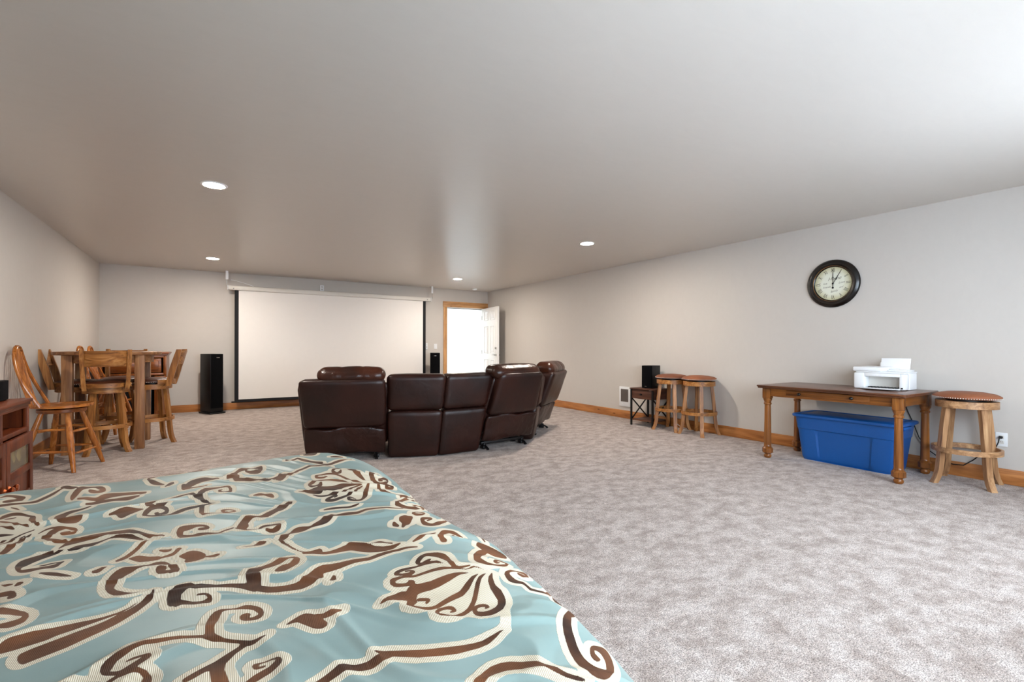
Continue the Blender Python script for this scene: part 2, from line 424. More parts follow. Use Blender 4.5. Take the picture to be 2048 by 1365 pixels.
RY = lambda a: Matrix.Rotation(a, 4, 'Y')
RZ = lambda a: Matrix.Rotation(a, 4, 'Z')
TR = lambda *a: Matrix.Translation(Vector(a))
def text_mesh(name, body, size, mat, parent, matrix, shear=0.0, extrude=0.0004):
    c = bpy.data.curves.new(name, 'FONT'); c.body = body; c.size = size; c.extrude = extrude; c.shear = shear
    c.align_x = 'CENTER'; c.align_y = 'CENTER'
    t = bpy.data.objects.new('tmp_text', c); COL.objects.link(t)
    bpy.context.view_layer.update()
    me = bpy.data.meshes.new_from_object(t); bpy.data.objects.remove(t); bpy.data.curves.remove(c)
    me.name = name; me.transform(matrix); me.materials.clear(); me.materials.append(mat)
    return me

# ------------------------------------------------------------------ the room
T = 0.15
def struct(name, mb, m, smooth=0): return tag(mb.build(name, m, smooth=smooth), kind='structure')
def slab(mb, x0, x1, y0, y1, z0, z1): return mb.box(((x0 + x1) / 2, (y0 + y1) / 2, (z0 + z1) / 2), (x1 - x0, y1 - y0, z1 - z0))
struct('floor', slab(MB(), X0 - T, X1 + T, Y0 - T, Y1 + T, -0.12, 0.0), M['carpet'])
struct('ceiling', slab(MB(), X0 - T, X1 + T, Y0 - T, Y1 + T, CZ, CZ + 0.12), M['ceiling'])
struct('wall_left', slab(MB(), X0 - T, X0, Y0 - T, Y1 + T, 0, CZ), M['wall'])
struct('wall_right', slab(MB(), X1, X1 + T, Y0 - T, Y1 + T, 0, CZ), M['wall'])
m = MB(); slab(m, X0, DOOR[0], Y1, Y1 + T, 0, CZ); slab(m, DOOR[1], X1, Y1, Y1 + T, 0, CZ); slab(m, DOOR[0], DOOR[1], Y1, Y1 + T, DOOR[2], CZ)
struct('wall_back', m, M['wall'])
m = MB(); xs = [X0] + [q for w_ in REAR_WINDOWS for q in w_[:2]] + [X1]
for k in range(0, len(xs), 2): slab(m, xs[k], xs[k + 1], Y0 - T, Y0, 0, CZ)
for a, b, z0, z1 in REAR_WINDOWS: slab(m, a, b, Y0 - T, Y0, 0, z0); slab(m, a, b, Y0 - T, Y0, z1, CZ)
struct('wall_front', m, M['wall'])
for k, (a, b, z0, z1) in enumerate(REAR_WINDOWS):
    m = MB(); e = 0.05
    slab(m, a, b, Y0 - 0.11, Y0 - 0.05, z0, z0 + e); slab(m, a, b, Y0 - 0.11, Y0 - 0.05, z1 - e, z1)
    slab(m, a, a + e, Y0 - 0.11, Y0 - 0.05, z0 + e, z1 - e); slab(m, b - e, b, Y0 - 0.11, Y0 - 0.05, z0 + e, z1 - e)
    slab(m, (a + b) / 2 - 0.025, (a + b) / 2 + 0.025, Y0 - 0.11, Y0 - 0.05, z0 + e, z1 - e)
    struct('window_%d' % (k + 1), m, M['white_paint'])
BH, BT = 0.125, 0.016
def skirting(name, x0, x1, y0, y1, ax):
    m = MB(); m.box(((x0 + x1) / 2, (y0 + y1) / 2, BH / 2), (x1 - x0, y1 - y0, BH), 0.004)
    return struct(name, m, M['trim'][ax], smooth=35)
skirting('baseboard_right', X1 - BT, X1, Y0, Y1, 1)
skirting('baseboard_left', X0, X0 + BT, Y0, Y1, 1)
skirting('baseboard_back', X0 + BT, 4.385, Y1 - BT, Y1, 0)
skirting('baseboard_front', X0 + BT, X1 - BT, Y0, Y0 + BT, 0)
m = MB(); m.box((4.428, Y1 - 0.011, DOOR[2] / 2), (0.085, 0.022, DOOR[2]), 0.003); m.box((5.447, Y1 - 0.011, DOOR[2] / 2), (0.085, 0.022, DOOR[2]), 0.003)
tag(m.build('trim_1', M['casing'][2]), kind='structure')
m = MB(); m.box((4.95, Y1 - 0.014, DOOR[2] + 0.062), (1.15, 0.028, 0.122), 0.003)
tag(m.build('trim_2', M['casing'][0]), kind='structure')
m = MB(); slab(m, DOOR[0], DOOR[0] + 0.018, Y1 - 0.004, Y1 + T, 0, DOOR[2]); slab(m, DOOR[1] - 0.018, DOOR[1], Y1 - 0.004, Y1 + T, 0, DOOR[2]); slab(m, DOOR[0] + 0.018, DOOR[1] - 0.018, Y1 - 0.004, Y1 + T, DOOR[2] - 0.018, DOOR[2])
tag(m.build('trim_3', M['white_paint'], smooth=0), kind='structure')
m = MB(); slab(m, DOOR[0] + 0.018, DOOR[1] - 0.018, Y1 + 0.03, Y1 + 0.045, DOOR[2] - 0.03, DOOR[2] - 0.018)
tag(m.build('trim_4', M['screen_black'], smooth=0), kind='structure')
m = MB(); hx0, hx1, hy0, hy1 = 3.4, 6.6, Y1 + T, Y1 + 3.2  # white hall box added behind the doorway to set its brightness
slab(m, hx0 - 0.1, hx0, hy0, hy1, 0, CZ); slab(m, hx1, hx1 + 0.1, hy0, hy1, 0, CZ); slab(m, hx0 - 0.1, hx1 + 0.1, hy1, hy1 + 0.1, 0, CZ)
struct('wall_added_hall', m, M['hall'])
struct('ceiling_added_hall', slab(MB(), hx0 - 0.1, hx1 + 0.1, hy0, hy1 + 0.1, CZ, CZ + 0.1), M['hall'])
struct('floor_added_hall', slab(MB(), hx0 - 0.1, hx1 + 0.1, hy0, hy1 + 0.1, -0.1, 0.0), M['hall'])
struct('outside_ground', slab(MB(), -40, 45, -40, 50, -0.2, -0.14), M['snow'])   # unseen pale ground outside, not a trim

# door leaf, open into the room; built in its own frame: x along the leaf from the hinge, y through it
door = tag(bpy.data.objects.new('door_1', None), kind='structure'); COL.objects.link(door)
hx, hy, ex, ey = 5.372, 9.772, 5.262, 8.875
ang = math.atan2(ey - hy, ex - hx); door.location = (hx, hy, 0.012); door.rotation_euler = (0, 0, ang)
LW, LH, LT = 0.90, 2.012, 0.044
m = MB(); m.box((LW / 2, LT / 2, LH / 2), (LW, LT, LH), 0.002)
m.build('door_leaf', M['white_paint'], door)
def raised(mb, cx, cz, w, h, side):
    y = 0 if side < 0 else LT
    for (dx, dz, sw, sh) in ((0, h / 2, w, 0.014), (0, -h / 2, w, 0.014), (w / 2, 0, 0.014, h), (-w / 2, 0, 0.014, h)):
        mb.box((cx + dx, y + side * 0.004, cz + dz), (sw, 0.018, sh), 0.005)
    mb.box((cx, y + side * 0.003, cz), (w - 0.08, 0.014, h - 0.08), 0.004)
for cx in (0.26, 0.64):
    for cz, h in ((1.83, 0.20), (1.28, 0.62), (0.55, 0.56)):
        m = MB()
        for sd in (-1, 1): raised(m, cx, cz, 0.22, h, sd)
        m.build('door_panel', M['white_paint'], door)
m = MB()
for sd in (-1, 1):
    y = 0 if sd < 0 else LT
    m.lathe([(0.001, 0), (0.03, 0), (0.03, 0.006), (0.012, 0.01), (0.012, 0.04), (0.001, 0.042)], 16, TR(LW - 0.07, y, 0.94) @ RX(PI / 2 if sd < 0 else -PI / 2))
    m.tube([(LW - 0.07, y + sd * 0.045, 0.94), (LW - 0.11, y + sd * 0.05, 0.943), (LW - 0.17, y + sd * 0.048, 0.94)], [0.011, 0.011, 0.008], 8)
m.build('door_handle', M['nickel'], door)
m = MB()
for sd in (-1, 1):
    y = 0 if sd < 0 else LT
    m.lathe([(0.001, 0), (0.028, 0), (0.028, 0.01), (0.02, 0.018), (0.001, 0.018)], 16, TR(LW - 0.07, y, 1.09) @ RX(PI / 2 if sd < 0 else -PI / 2))
m.box((LW - 0.07, -0.026, 1.09), (0.01, 0.016, 0.03), 0.003); m.build('deadbolt', M['nickel'], door)
m = MB()
for z in (0.2, 1.0, 1.8): m.lathe([(0.007, -0.045), (0.007, 0.045)], 8, TR(-0.006, 0.0, z))
m.build('hinge', M['nickel'], door)

# recessed ceiling lamps
spots = [(0.008, 4.542), (0.0, 8.31), (3.995, 4.523), (3.977, 8.218)]
lamp_labels = ['large round recessed ceiling lamp, nearest on the left side', 'small recessed ceiling lamp above the left end of the projector screen',
  'round recessed ceiling lamp on the right, nearer of that side', 'faint recessed ceiling lamp near the door and smoke detector']
lamp0 = thing('recessed_ceiling_lamp', lamp_labels[0], 'ceiling light', (spots[0][0], spots[0][1], CZ), 0, 'recessed ceiling lamps in a grid')
MB().lathe([(0.076, -0.001), (0.078, -0.007), (0.094, -0.005), (0.097, 0.0)], 40, close=False).build('trim_ring', M['white'], lamp0)
MB().lathe([(0.0765, -0.0065), (0.0765, -0.002)], 40).build('lens', M['lens'], lamp0)
for k in range(1, 4): dup(lamp0, (spots[k][0], spots[k][1], CZ), label=lamp_labels[k])
t = thing('smoke_detector', 'round white smoke detector on the ceiling near the door', 'smoke detector', (4.925, 9.30, CZ))
MB().lathe([(0.07, 0.0), (0.07, -0.012), (0.062, -0.016), (0.055, -0.017)], 32).build('mounting_base', M['offwhite'], t)
MB().lathe([(0.055, -0.016), (0.052, -0.038), (0.04, -0.044), (0.001, -0.045)], 32).build('cover', M['white'], t)

# ------------------------------------------------------------------ projector screen
SY = 9.60
t = thing('projector_screen', 'large white pull-down projector screen with black side borders', 'projector screen', (2.11, SY, 0))
cx = 2.11
m = MB(); m.box((0, 0, 2.155), (3.76, 0.085, 0.078), 0.014); m.build('housing', M['offwhite'], t)
for s_ in (-1, 1):
    m = MB(); m.box((s_ * 1.885, 0, 2.155), (0.012, 0.09, 0.084), 0.004); e = m.build('end_cap', M['white'], t)
    MB().lathe([(0.001, 0), (0.009, 0), (0.009, 0.003), (0.001, 0.004)], 12, TR(s_ * 1.80, -0.043, 2.145) @ RX(PI / 2)).build('screw', M['slot'], e)
MB().box((0, 0.012, 1.150), (3.44, 0.003, 1.94)).build('screen_fabric', M['screen'], t, smooth=0)
for s_ in (-1, 1): MB().box((s_ * 1.752, 0.012, 1.150), (0.062, 0.004, 1.94)).build('side_border', M['screen_black'], t, smooth=0)
MB().box((0, 0.012, 0.175), (3.566, 0.0045, 0.03)).build('bottom_border', M['screen_black'], t, smooth=0)
m = MB(); m.box((0, 0.012, 0.150), (3.66, 0.022, 0.024), 0.005); m.build('weight_bar', M['screen_black'], t)
for s_ in (-1, 1):
    m = MB(); x = s_ * 1.90
    m.box((x, -0.02, CZ - 0.006), (0.04, 0.12, 0.010)); m.box((x, -0.07, CZ - 0.075), (0.04, 0.006, 0.15)); m.box((x, -0.0735, CZ - 0.085), (0.010, 0.003, 0.07))
    m.build('ceiling_bracket', M['white'], t)
    m = MB()
    for k in range(5): m.tube([(x + 0.004 * math.cos(a), -0.068, CZ - 0.165 - 0.022 * k + 0.013 * math.sin(a)) for a in np.linspace(0, 2 * PI, 9)[:-1]], 0.0018, 5, closed=True)
    m.build('chain', M['nickel'], t)
MB().tube([(-1.84, -0.075, 2.285), (-1.75, -0.07, 2.27), (-1.61, -0.06, 2.235), (-1.49, -0.04, 2.198)], 0.004, 6).build('power_cable', M['white'], t)
t = thing('wall_outlet', 'small white outlet plate on back wall above the projector screen', 'wall outlet', (1.809, Y1, 2.272))
m = MB(); m.box((0, -0.003, 0), (0.072, 0.006, 0.115), 0.003); m.build('cover_plate', M['white'], t)
for z in (-0.024, 0.024):
    MB().box((0, -0.0068, z), (0.030, 0.002, 0.026), 0.001).build('socket', M['offwhite'], t)
m = MB()
for z in (-0.024, 0.024):
    for x in (-0.007, 0.007): MB().box((x, -0.0082, z), (0.003, 0.002, 0.011)).build('slot', M['slot'], t, smooth=0)
t = thing('light_switch', 'white rocker light switch plate left of the door', 'light switch', (4.20, Y1, 1.14))
m = MB(); m.box((0, -0.003, 0), (0.072, 0.006, 0.115), 0.003); m.build('cover_plate', M['white'], t)
m = MB(); m.box((0, -0.008, 0), (0.034, 0.006, 0.066), 0.002, RX(0.06)); m.build('rocker', M['white'], t)
t = thing('wall_remote', 'slim white remote control in a holder beside right edge of screen', 'remote control', (3.985, Y1, 1.14))
m = MB(); m.box((0, -0.009, 0), (0.045, 0.018, 0.14), 0.009); m.build('remote_body', M['white'], t)
for z in (-0.022, 0.0, 0.03): MB().box((0, -0.0185, z), (0.012, 0.002, 0.009), 0.001).build('button', M['slot'], t)

# ------------------------------------------------------------------ speakers
def tower_speaker(loc, rz, label, h=0.99):
    t = thing('tower_speaker', label, 'speaker', loc, rz, 'tall black tower speakers by the screen')
    W, Dp = 0.205, 0.31
    m = MB(); m.box((0, 0.01, 0.022 + h / 2), (W, Dp, h - 0.02), 0.006); m.build('cabinet', M['black'], t)
    poly = [(-W / 2 + 0.004, 0)] + [(W / 2 * 0.96 * math.sin(a), -0.028 * math.cos(a)) for a in np.linspace(-PI / 2, PI / 2, 13)] + [(W / 2 - 0.004, 0)]
    m = MB(); m.prism(poly, 0.10, h + 0.008, TR(0, -Dp / 2 + 0.01, 0)); g = m.build('grille', M['grille'], t)
    m = MB(); m.box((0, -Dp / 2 - 0.019, h - 0.05), (0.05, 0.003, 0.012), 0.001); m.build('badge', M['nickel'], g)
    m = MB(); m.box((0, -0.005, 0.017), (W + 0.05, Dp + 0.03, 0.022), 0.004); m.build('plinth', M['black'], t)
    for x in (-1, 1):
        for y in (-1, 1):
            MB().lathe([(0.012, 0.012), (0.012, 0.006), (0.004, 0.0)], 10, TR(x * 0.11, y * 0.15, 0)).build('spike_foot', M['blackmetal'], t)
    return t
tower_speaker((-0.005, 9.41, 0), 0.50, 'tall black tower speaker left of the projector screen')
tower_speaker((4.005, 9.36, 0), -0.40, 'black tower speaker between the screen and the door')
def shelf_speaker(loc, rz, label, W=0.19, Dp=0.26, h=0.36):
    t = thing('bookshelf_speaker', label, 'speaker', loc, rz)
    m = MB(); m.box((0, 0, h / 2), (W, Dp, h), 0.005); m.build('cabinet', M['black'], t)
    poly = [(-W / 2, 0)] + [(W / 2 * math.sin(a), -0.03 * math.cos(a)) for a in np.linspace(-PI / 2, PI / 2, 13)] + [(W / 2, 0)]
    m = MB(); m.prism(poly, 0.006, h - 0.004, TR(0, -Dp / 2 - 0.001, 0)); g = m.build('grille', M['grille'], t)
    m = MB(); m.box((0, -Dp / 2 - 0.032, 0.03), (0.034, 0.003, 0.009), 0.001); m.build('badge', M['nickel'], g)
    return t

# ------------------------------------------------------------------ stools
def stool_leg(mats, t, a, r_top=0.150, flip=False):
    c, s_ = math.cos(a), math.sin(a)
    prof = [(r_top, 0.640), (0.168, 0.50), (0.184, 0.34), (0.196, 0.20), (0.206, 0.11), (0.222, 0.05), (0.246, 0.0)]
    pts = [(r * c, r * s_, z) for r, z in prof]
    MB().loft_rect(pts, (0.044, 0.038), (-s_, c, 0)).build('leg', mats[2], t, smooth=0)
def make_stool(label, group, mats, seatmat, loc, rz, back=False):
    t = thing('bar_stool', label, 'bar stool', loc, 0, group)
    for k in range(4): stool_leg(mats, t, rz + PI / 4 + k * PI / 2)
    n = 28; m = MB()
    MB().arc_band(0.155, 0.195, 0, 2 * PI, 0.632, 0.688, 40).build('seat_ring', mats[0], t)
    MB().arc_band(0.202, 0.219, 0, 2 * PI, 0.262, 0.302, 40).build('footrest_ring', mats[0], t)
    MB().lathe([(0.13, 0.688), (0.13, 0.706)], 24).build('swivel_plate', M['blackmetal'], t)
    R = 0.212
    prof = [(0.001, 0.706), (R - 0.03, 0.706), (R - 0.006, 0.709), (R, 0.718), (R - 0.002, 0.729), (R - 0.03, 0.745), (R * 0.6, 0.757), (R * 0.3, 0.762), (0.001, 0.763)]
    cu = MB().lathe(prof, 44, close=False).build('seat_cushion', seatmat, t, smooth=60)
    m = MB()
    for k in range(84):
        a = 2 * PI * k / 84
        m.lathe([(0.0042, 0), (0.0032, 0.0024), (0.0005, 0.0036)], 6, TR((R - 0.001) * math.cos(a), (R - 0.001) * math.sin(a), 0.716) @ RZ(a) @ RY(PI / 2), close=False)
    m.build('nail_trim', M['offwhite'], cu)
    return t
def add_back(t, mats, rz):
    """swivelling back; local +X after rz points away from the sitter"""
    Q = RZ(rz)
    m = MB(); m.arc_band(0.196, 0.228, -1.15, 1.15, 0.692, 0.738, 24, Q); m.build('back_rail', mats[0], t)
    for s_ in (-1, 1):
        pts = [(0.155, s_ * 0.168, 0.668), (0.178, s_ * 0.176, 0.76), (0.205, s_ * 0.182, 0.88), (0.238, s_ * 0.186, 1.0), (0.262, s_ * 0.188, 1.09)]
        pts = [(x + 0.03, y, z) for x, y, z in pts]
        MB().loft_rect(pts, [(0.036, 0.05), (0.036, 0.06), (0.036, 0.064), (0.036, 0.06), (0.036, 0.05)], (0, 1, 0), Q).build('back_post', mats[2], t, smooth=0)
    vs_, fs = [], []; n = 16
    for i in range(n + 1):
        u = -1 + 2 * i / n; y = u * 0.168; bow = 0.045 * (1 - u * u)
        for z in (0.915, 1.075):
            x = 0.245 + (z - 0.915) * 0.26 + bow
            vs_ += [(x - 0.012, y, z), (x + 0.012, y, z)]
    for i in range(n):
        a = i * 4; b = a + 4
        fs += [(a, b, b + 2, a + 2), (a + 1, a + 3, b + 3, b + 1), (a, a + 1, b + 1, b), (a + 2, b + 2, b + 3, a + 3)]
    fs += [(0, 2, 3, 1), (n * 4, n * 4 + 1, n * 4 + 3, n * 4 + 2)]
    MB().add(vs_, fs, Q).build('backrest', mats[0 if abs(math.sin(rz)) > 0.7 else 1], t, smooth=30)
GB = 'backless oak stools along right wall'; GS = 'swivel stools with backs around the pub table'
make_stool('backless oak bar stool beside black speaker, left of the pair', GB, M['stool'], M['suede'], (5.30, 4.27, 0), math.radians(7))
make_stool('backless oak bar stool standing in front of the other, right of the pair', GB, M['stool'], M['suede'], (5.317, 3.85, 0), math.radians(0))
make_stool('pale oak backless bar stool with tan seat right of the desk', GB, M['pale_stool'], M['suede'], (5.276, 1.277, 0), math.radians(6))
for lab, (x, y), rot, bk in (('swivel bar stool with its broad wooden back toward the camera', (-0.955, 6.56), 0.22, -1.43),
      ('swivel bar stool right of the pub table, back seen from the side', (-0.598, 6.915), 0.33, -0.10),
      ('swivel bar stool between the pub table and left wall', (-1.232, 6.905), 0.1, PI + 0.02),
      ('swivel bar stool on the far side of pub table', (-0.93, 7.40), 0.1, PI / 2 - 0.05)):
    add_back(make_stool(lab, GS, M['stool'], M['suede_dark'], (x, y, 0), rot), M['stool'], bk)

# ------------------------------------------------------------------ pub table
t = thing('pub_table', 'round high oak pub table surrounded by four stools', 'table', (-0.97, 6.86, 0))
MB().lathe([(0.001, 1.028), (0.455, 1.028), (0.47, 1.034), (0.47, 1.060), (0.462, 1.066), (0.001, 1.066)], 64, close=False).build('tabletop', M['table'][0], t)
MB().arc_band(0.37, 0.395, 0, 2 * PI, 0.945, 1.028, 48).build('apron', M['table'][0], t)
for x in (-0.295, 0.295):
    for y in (-0.28, 0.305):
        m = MB(); m.box((x, y, 0.514), (0.085, 0.085, 1.028), 0.004); m.build('leg', M['table'][2], t)

# ------------------------------------------------------------------ windsor chairs
def make_windsor(label, loc, rz, rot):
    """swivel seat facing local +X of rz; leg frame turned by rot"""
    W = M['windsor']; t = thing('windsor_swivel_chair', label, 'chair', loc, 0, 'honey oak windsor swivel chairs')
    zl = 0.53
    feet = [Vector((0.30 * math.cos(rot + k * PI / 2), 0.30 * math.sin(rot + k * PI / 2), 0)) for k in range(4)]
    tops = [Vector((0.135 * math.cos(rot + k * PI / 2), 0.135 * math.sin(rot + k * PI / 2), zl)) for k in range(4)]
    for a, b in zip(feet, tops):
        pts = [a.lerp(b, q) for q in (0, 0.15, 0.4, 0.62, 0.85, 1)]
        MB().tube(pts, [0.0155, 0.019, 0.025, 0.026, 0.021, 0.018], 12).build('leg', W[2], t)
    for q in (0.30, 0.66):
        for k in range(4):
            qq = q + (0.045 if k % 2 else 0)
            a = feet[k].lerp(tops[k], qq); b = feet[(k + 1) % 4].lerp(tops[(k + 1) % 4], qq)
            MB().tube([a, a.lerp(b, 0.3), a.lerp(b, 0.5), a.lerp(b, 0.7), b], [0.008, 0.011, 0.0125, 0.011, 0.008], 10).build('stretcher', W[0], t)
    MB().lathe([(0.001, 0.522), (0.165, 0.522), (0.17, 0.527), (0.17, 0.552), (0.165, 0.556), (0.001, 0.556)], 40, close=False).build('swivel_disc', M['bar'][0], t)
    Q = RZ(rz)
    # saddle seat
    n = 48; rings = 10; vs_, fs = [], []
    def outline(a):
        x, y = math.cos(a), math.sin(a)
        return Vector((0.225 * x * (1.0 if x > 0 else 0.92), 0.225 * y * (1.0 + 0.06 * (1 if x > 0 else -0.6) * abs(x)), 0))
    for lvl in range(2):
        for j in range(rings + 1):
            for i in range(n):
                p = outline(2 * PI * i / n) * (j / rings if j else 0.001)
                if lvl: z = 0.598 - 0.013 * (1 - (j / rings) ** 3) + 0.010 * max(0, p.x) / 0.225 * (1 - abs(p.y) / 0.3) * (j / rings) ** 2
                else: z = 0.560 + 0.012 * (j / rings) ** 4
                if lvl and j == rings: z -= 0.006
                vs_.append((p.x, p.y, z))
    for lvl in range(2):
        o_ = lvl * (rings + 1) * n
        for j in range(rings):
            for i in range(n): a = o_ + j * n + i; b = o_ + j * n + (i + 1) % n; fs.append((a, b, b + n, a + n))
    for i in range(n): a = rings * n + i; b = rings * n + (i + 1) % n; fs.append((a, b, b + (rings + 1) * n, a + (rings + 1) * n))
    MB().add(vs_, fs, Q).build('seat', W[0], t, smooth=50)
    # bow back, leaning away
    H_, Wd = 0.535, 0.20
    def bp(u, v):  # u across, v up the bow
        return Vector((-0.115 - 0.172 * math.sin(PI / 2 * min(1, v / H_)), u, 0.585 + v))
    bow = []
    for k in range(41):
        a = PI * k / 40; cu = -math.cos(a); sv = math.sin(a)
        u = Wd * math.copysign(abs(cu) ** 0.75, cu); v = H_ * sv ** 0.9
        bow.append((u * (0.86 + 0.14 * min(1, v / 0.22)), v))
    MB().tube([bp(u, v) for u, v in bow], 0.0155, 10, Q, flat=0.8).build('bow', W[2], t)
    for k in range(7):
        y0 = (k - 3) * 0.043; ut = (k - 3) * 0.046
        vt = max(v for u, v in bow if abs(u - ut) < 0.03)
        a = Vector((-0.200 + 0.022 * ((k - 3) / 3) ** 2, y0, 0.575)); b = bp(ut, vt)
        MB().tube([a.lerp(b, f) + Vector((-0.012 * math.sin(PI * f), 0, 0)) for f in (0, 0.2, 0.38, 0.5, 0.62, 0.8, 1)], [0.006, 0.0065, 0.008, 0.0125, 0.008, 0.0055, 0.005], 8, Q, flat=0.7).build('spindle', W[2], t)
    return t
make_windsor('windsor swivel chair with arched spindle back, beside the cherry cabinet', (-1.165, 5.865, 0), 0.05, math.radians(-64))
make_windsor('windsor chair behind the pub table, nearer of the two by left wall', (-1.14, 8.02, 0), -0.05, math.radians(20))
make_windsor('windsor chair in the far left corner, half hidden behind another', (-1.13, 8.56, 0), -0.02, math.radians(30))

# ------------------------------------------------------------------ oak bar cabinet at the back
t = thing('oak_bar_cabinet', 'dark oak cabinet with raised panels in the far left corner', 'cabinet', (-1.0, 9.30, 0))
B = M['bar']; w2 = 0.40
m = MB(); m.box((0, 0, 1.025), (0.86, 0.62, 0.03), 0.008); m.box((0, 0, 0.998), (0.83, 0.59, 0.024), 0.006); m.build('top', B[0], t)
for s_ in (-1, 1): MB().box((s_ * (w2 - 0.015), 0, 0.513), (0.03, 0.56, 0.946)).build('side_panel', B[2], t, smooth=0)
MB().box((0, 0.27, 0.513), (0.77, 0.02, 0.946)).build('back_panel', B[2], t, smooth=0)
MB().box((0, 0, 0.70), (0.77, 0.54, 0.02)).build('shelf', B[0], t, smooth=0)
MB().box((0, 0, 0.06), (0.77, 0.54, 0.04)).build('bottom_shelf', B[0], t, smooth=0)
m = MB()
for x in (-w2 + 0.02, 0.10, w2 - 0.02): m.box((x, -0.275, 0.835), (0.04, 0.022, 0.30), 0.003)
for z in (0.97, 0.70): m.box((0, -0.275, z), (0.76, 0.0215, 0.035), 0.003)
m.box((w2 - 0.085, -0.275, 0.36), (0.13, 0.022, 0.62), 0.003); m.box((-w2 + 0.06, -0.275, 0.36), (0.08, 0.022, 0.62), 0.003); m.box((0, -0.275, 0.04), (0.79, 0.03, 0.08), 0.004)
m.build('face_frame', B[2], t)
for x, w in ((-0.14, 0.40), (0.235, 0.22)):
    m = MB(); m.box((x, -0.272, 0.835), (w - 0.02, 0.016, 0.21), 0.003); d = m.build('drawer', B[0], t)
    m = MB(); m.box((x, -0.284, 0.835), (w - 0.09, 0.016, 0.15), 0.007); m.build('raised_panel', B[0], d)
m = MB(); m.box((w2 - 0.085, -0.288, 0.37), (0.08, 0.014, 0.46), 0.006); m.build('pilaster', B[2], t)
o = thing('mini_fridge', 'small black box-shaped appliance inside the dark oak cabinet', 'appliance', (-0.99, 9.28, 0.08))
m = MB(); m.box((0, 0, 0.27), (0.42, 0.42, 0.54), 0.01); m.build('body', M['black'], o)
m = MB(); m.box((0, -0.225, 0.27), (0.42, 0.026, 0.53), 0.008); m.build('door', M['black'], o)

# ------------------------------------------------------------------ cherry media cabinet at left
CX1, CYa, CYb, CH = -1.062, 3.53, 4.57, 0.762
t = thing('cherry_media_cabinet', 'reddish cherry wood media cabinet with open shelf and glass-panelled doors', 'cabinet', (-1.28, (CYa + CYb) / 2, 0))
C_ = M['cherry']; L2 = (CYb - CYa) / 2; fx = CX1 + 1.28
m = MB(); m.box((0, 0, CH - 0.012), (0.45, L2 * 2, 0.024), 0.006); m.box((0, 0, CH - 0.033), (0.43, L2 * 2 - 0.025, 0.02), 0.006); m.box((-0.002, 0, CH - 0.052), (0.416, L2 * 2 - 0.045, 0.018), 0.004); m.build('top', C_[1], t)
for y in (-1, 0, 1):
    m = MB(); m.box((-0.006, y * (L2 - 0.026), 0.385), (0.38, 0.022, 0.63)); m.build('side_panel', C_[2], t, smooth=0)
MB().box((-0.19, 0, 0.385), (0.012, L2 * 2 - 0.05, 0.63)).build('back_panel', C_[1], t, smooth=0)
MB().box((0, 0, 0.555), (0.375, L2 * 2 - 0.07, 0.02)).build('shelf', C_[1], t, smooth=0)
m = MB()
for y in (-L2 + 0.033, 0, L2 - 0.033): m.box((fx - 0.022, y, 0.385), (0.024, 0.036, 0.64), 0.003)
m.box((fx - 0.022, 0, 0.556), (0.026, L2 * 2 - 0.04, 0.030), 0.004); m.box((fx - 0.022, 0, 0.06), (0.0245, L2 * 2 - 0.04, 0.06), 0.003)
m.build('face_frame', C_[2], t)
for x in (-0.17, fx - 0.05):
    for y in (-1, 1): MB().box((x, y * (L2 - 0.06), 0.035), (0.05, 0.05, 0.07), 0.006).build('foot', C_[2], t)
for k in (-1, 1):
    w = L2 - 0.024; yc = k * (L2 - 0.016) / 2 + k * 0.002; m = MB(); x = fx + 0.001; st = 0.062
    for s_ in (-1, 1): m.box((x, yc + s_ * (w / 2 - st / 2), 0.31), (0.02, st, 0.45), 0.003)
    for z, h in ((0.497, 0.076), (0.305, 0.045), (0.12, 0.07)): m.box((x, yc, z), (0.0195, w - 2 * st + 0.002, h), 0.003)
    m.box((x - 0.005, yc, 0.22), (0.008, w - 2 * st + 0.002, 0.16))
    d = m.build('door', C_[2], t)
    m = MB(); m.box((x - 0.004, yc, 0.393), (0.006, w - 2 * st + 0.004, 0.135)); m.build('glass_panel', M['art'], d, smooth=0)
    m = MB(); m.lathe([(0.001, 0), (0.013, 0), (0.007, 0.010), (0.008, 0.018), (0.018, 0.026), (0.021, 0.036), (0.015, 0.044), (0.001, 0.046)], 18, TR(x + 0.010, yc - k * (w / 2 - 0.03), 0.25) @ RY(PI / 2)); m.build('knob', M['copper'], d)
t = thing('center_speaker', 'low black speaker lying on the cherry cabinet top', 'speaker', (-1.27, 4.36, CH), 0.0)
m = MB(); m.box((-0.01, 0, 0.066), (0.20, 0.36, 0.132), 0.006); m.build('cabinet', M['black'], t)
poly = [(0.09, -0.178)] + [(0.092 + 0.03 * math.cos(a), 0.178 * math.sin(a)) for a in np.linspace(-PI / 2, PI / 2, 11)] + [(0.09, 0.178)]
m = MB(); m.prism(poly[1:-1], 0.006, 0.130); m.build('grille', M['grille'], t)
o = MB(); o.box((0, 0, 0.045), (0.03, 0.05, 0.09), 0.004); o = o.build('shelf_gadget', M['black'], loc=(-1.20, 4.42, 0.5655)); tag(o, 'small black gadget standing in the cherry cabinet open shelf', 'gadget')

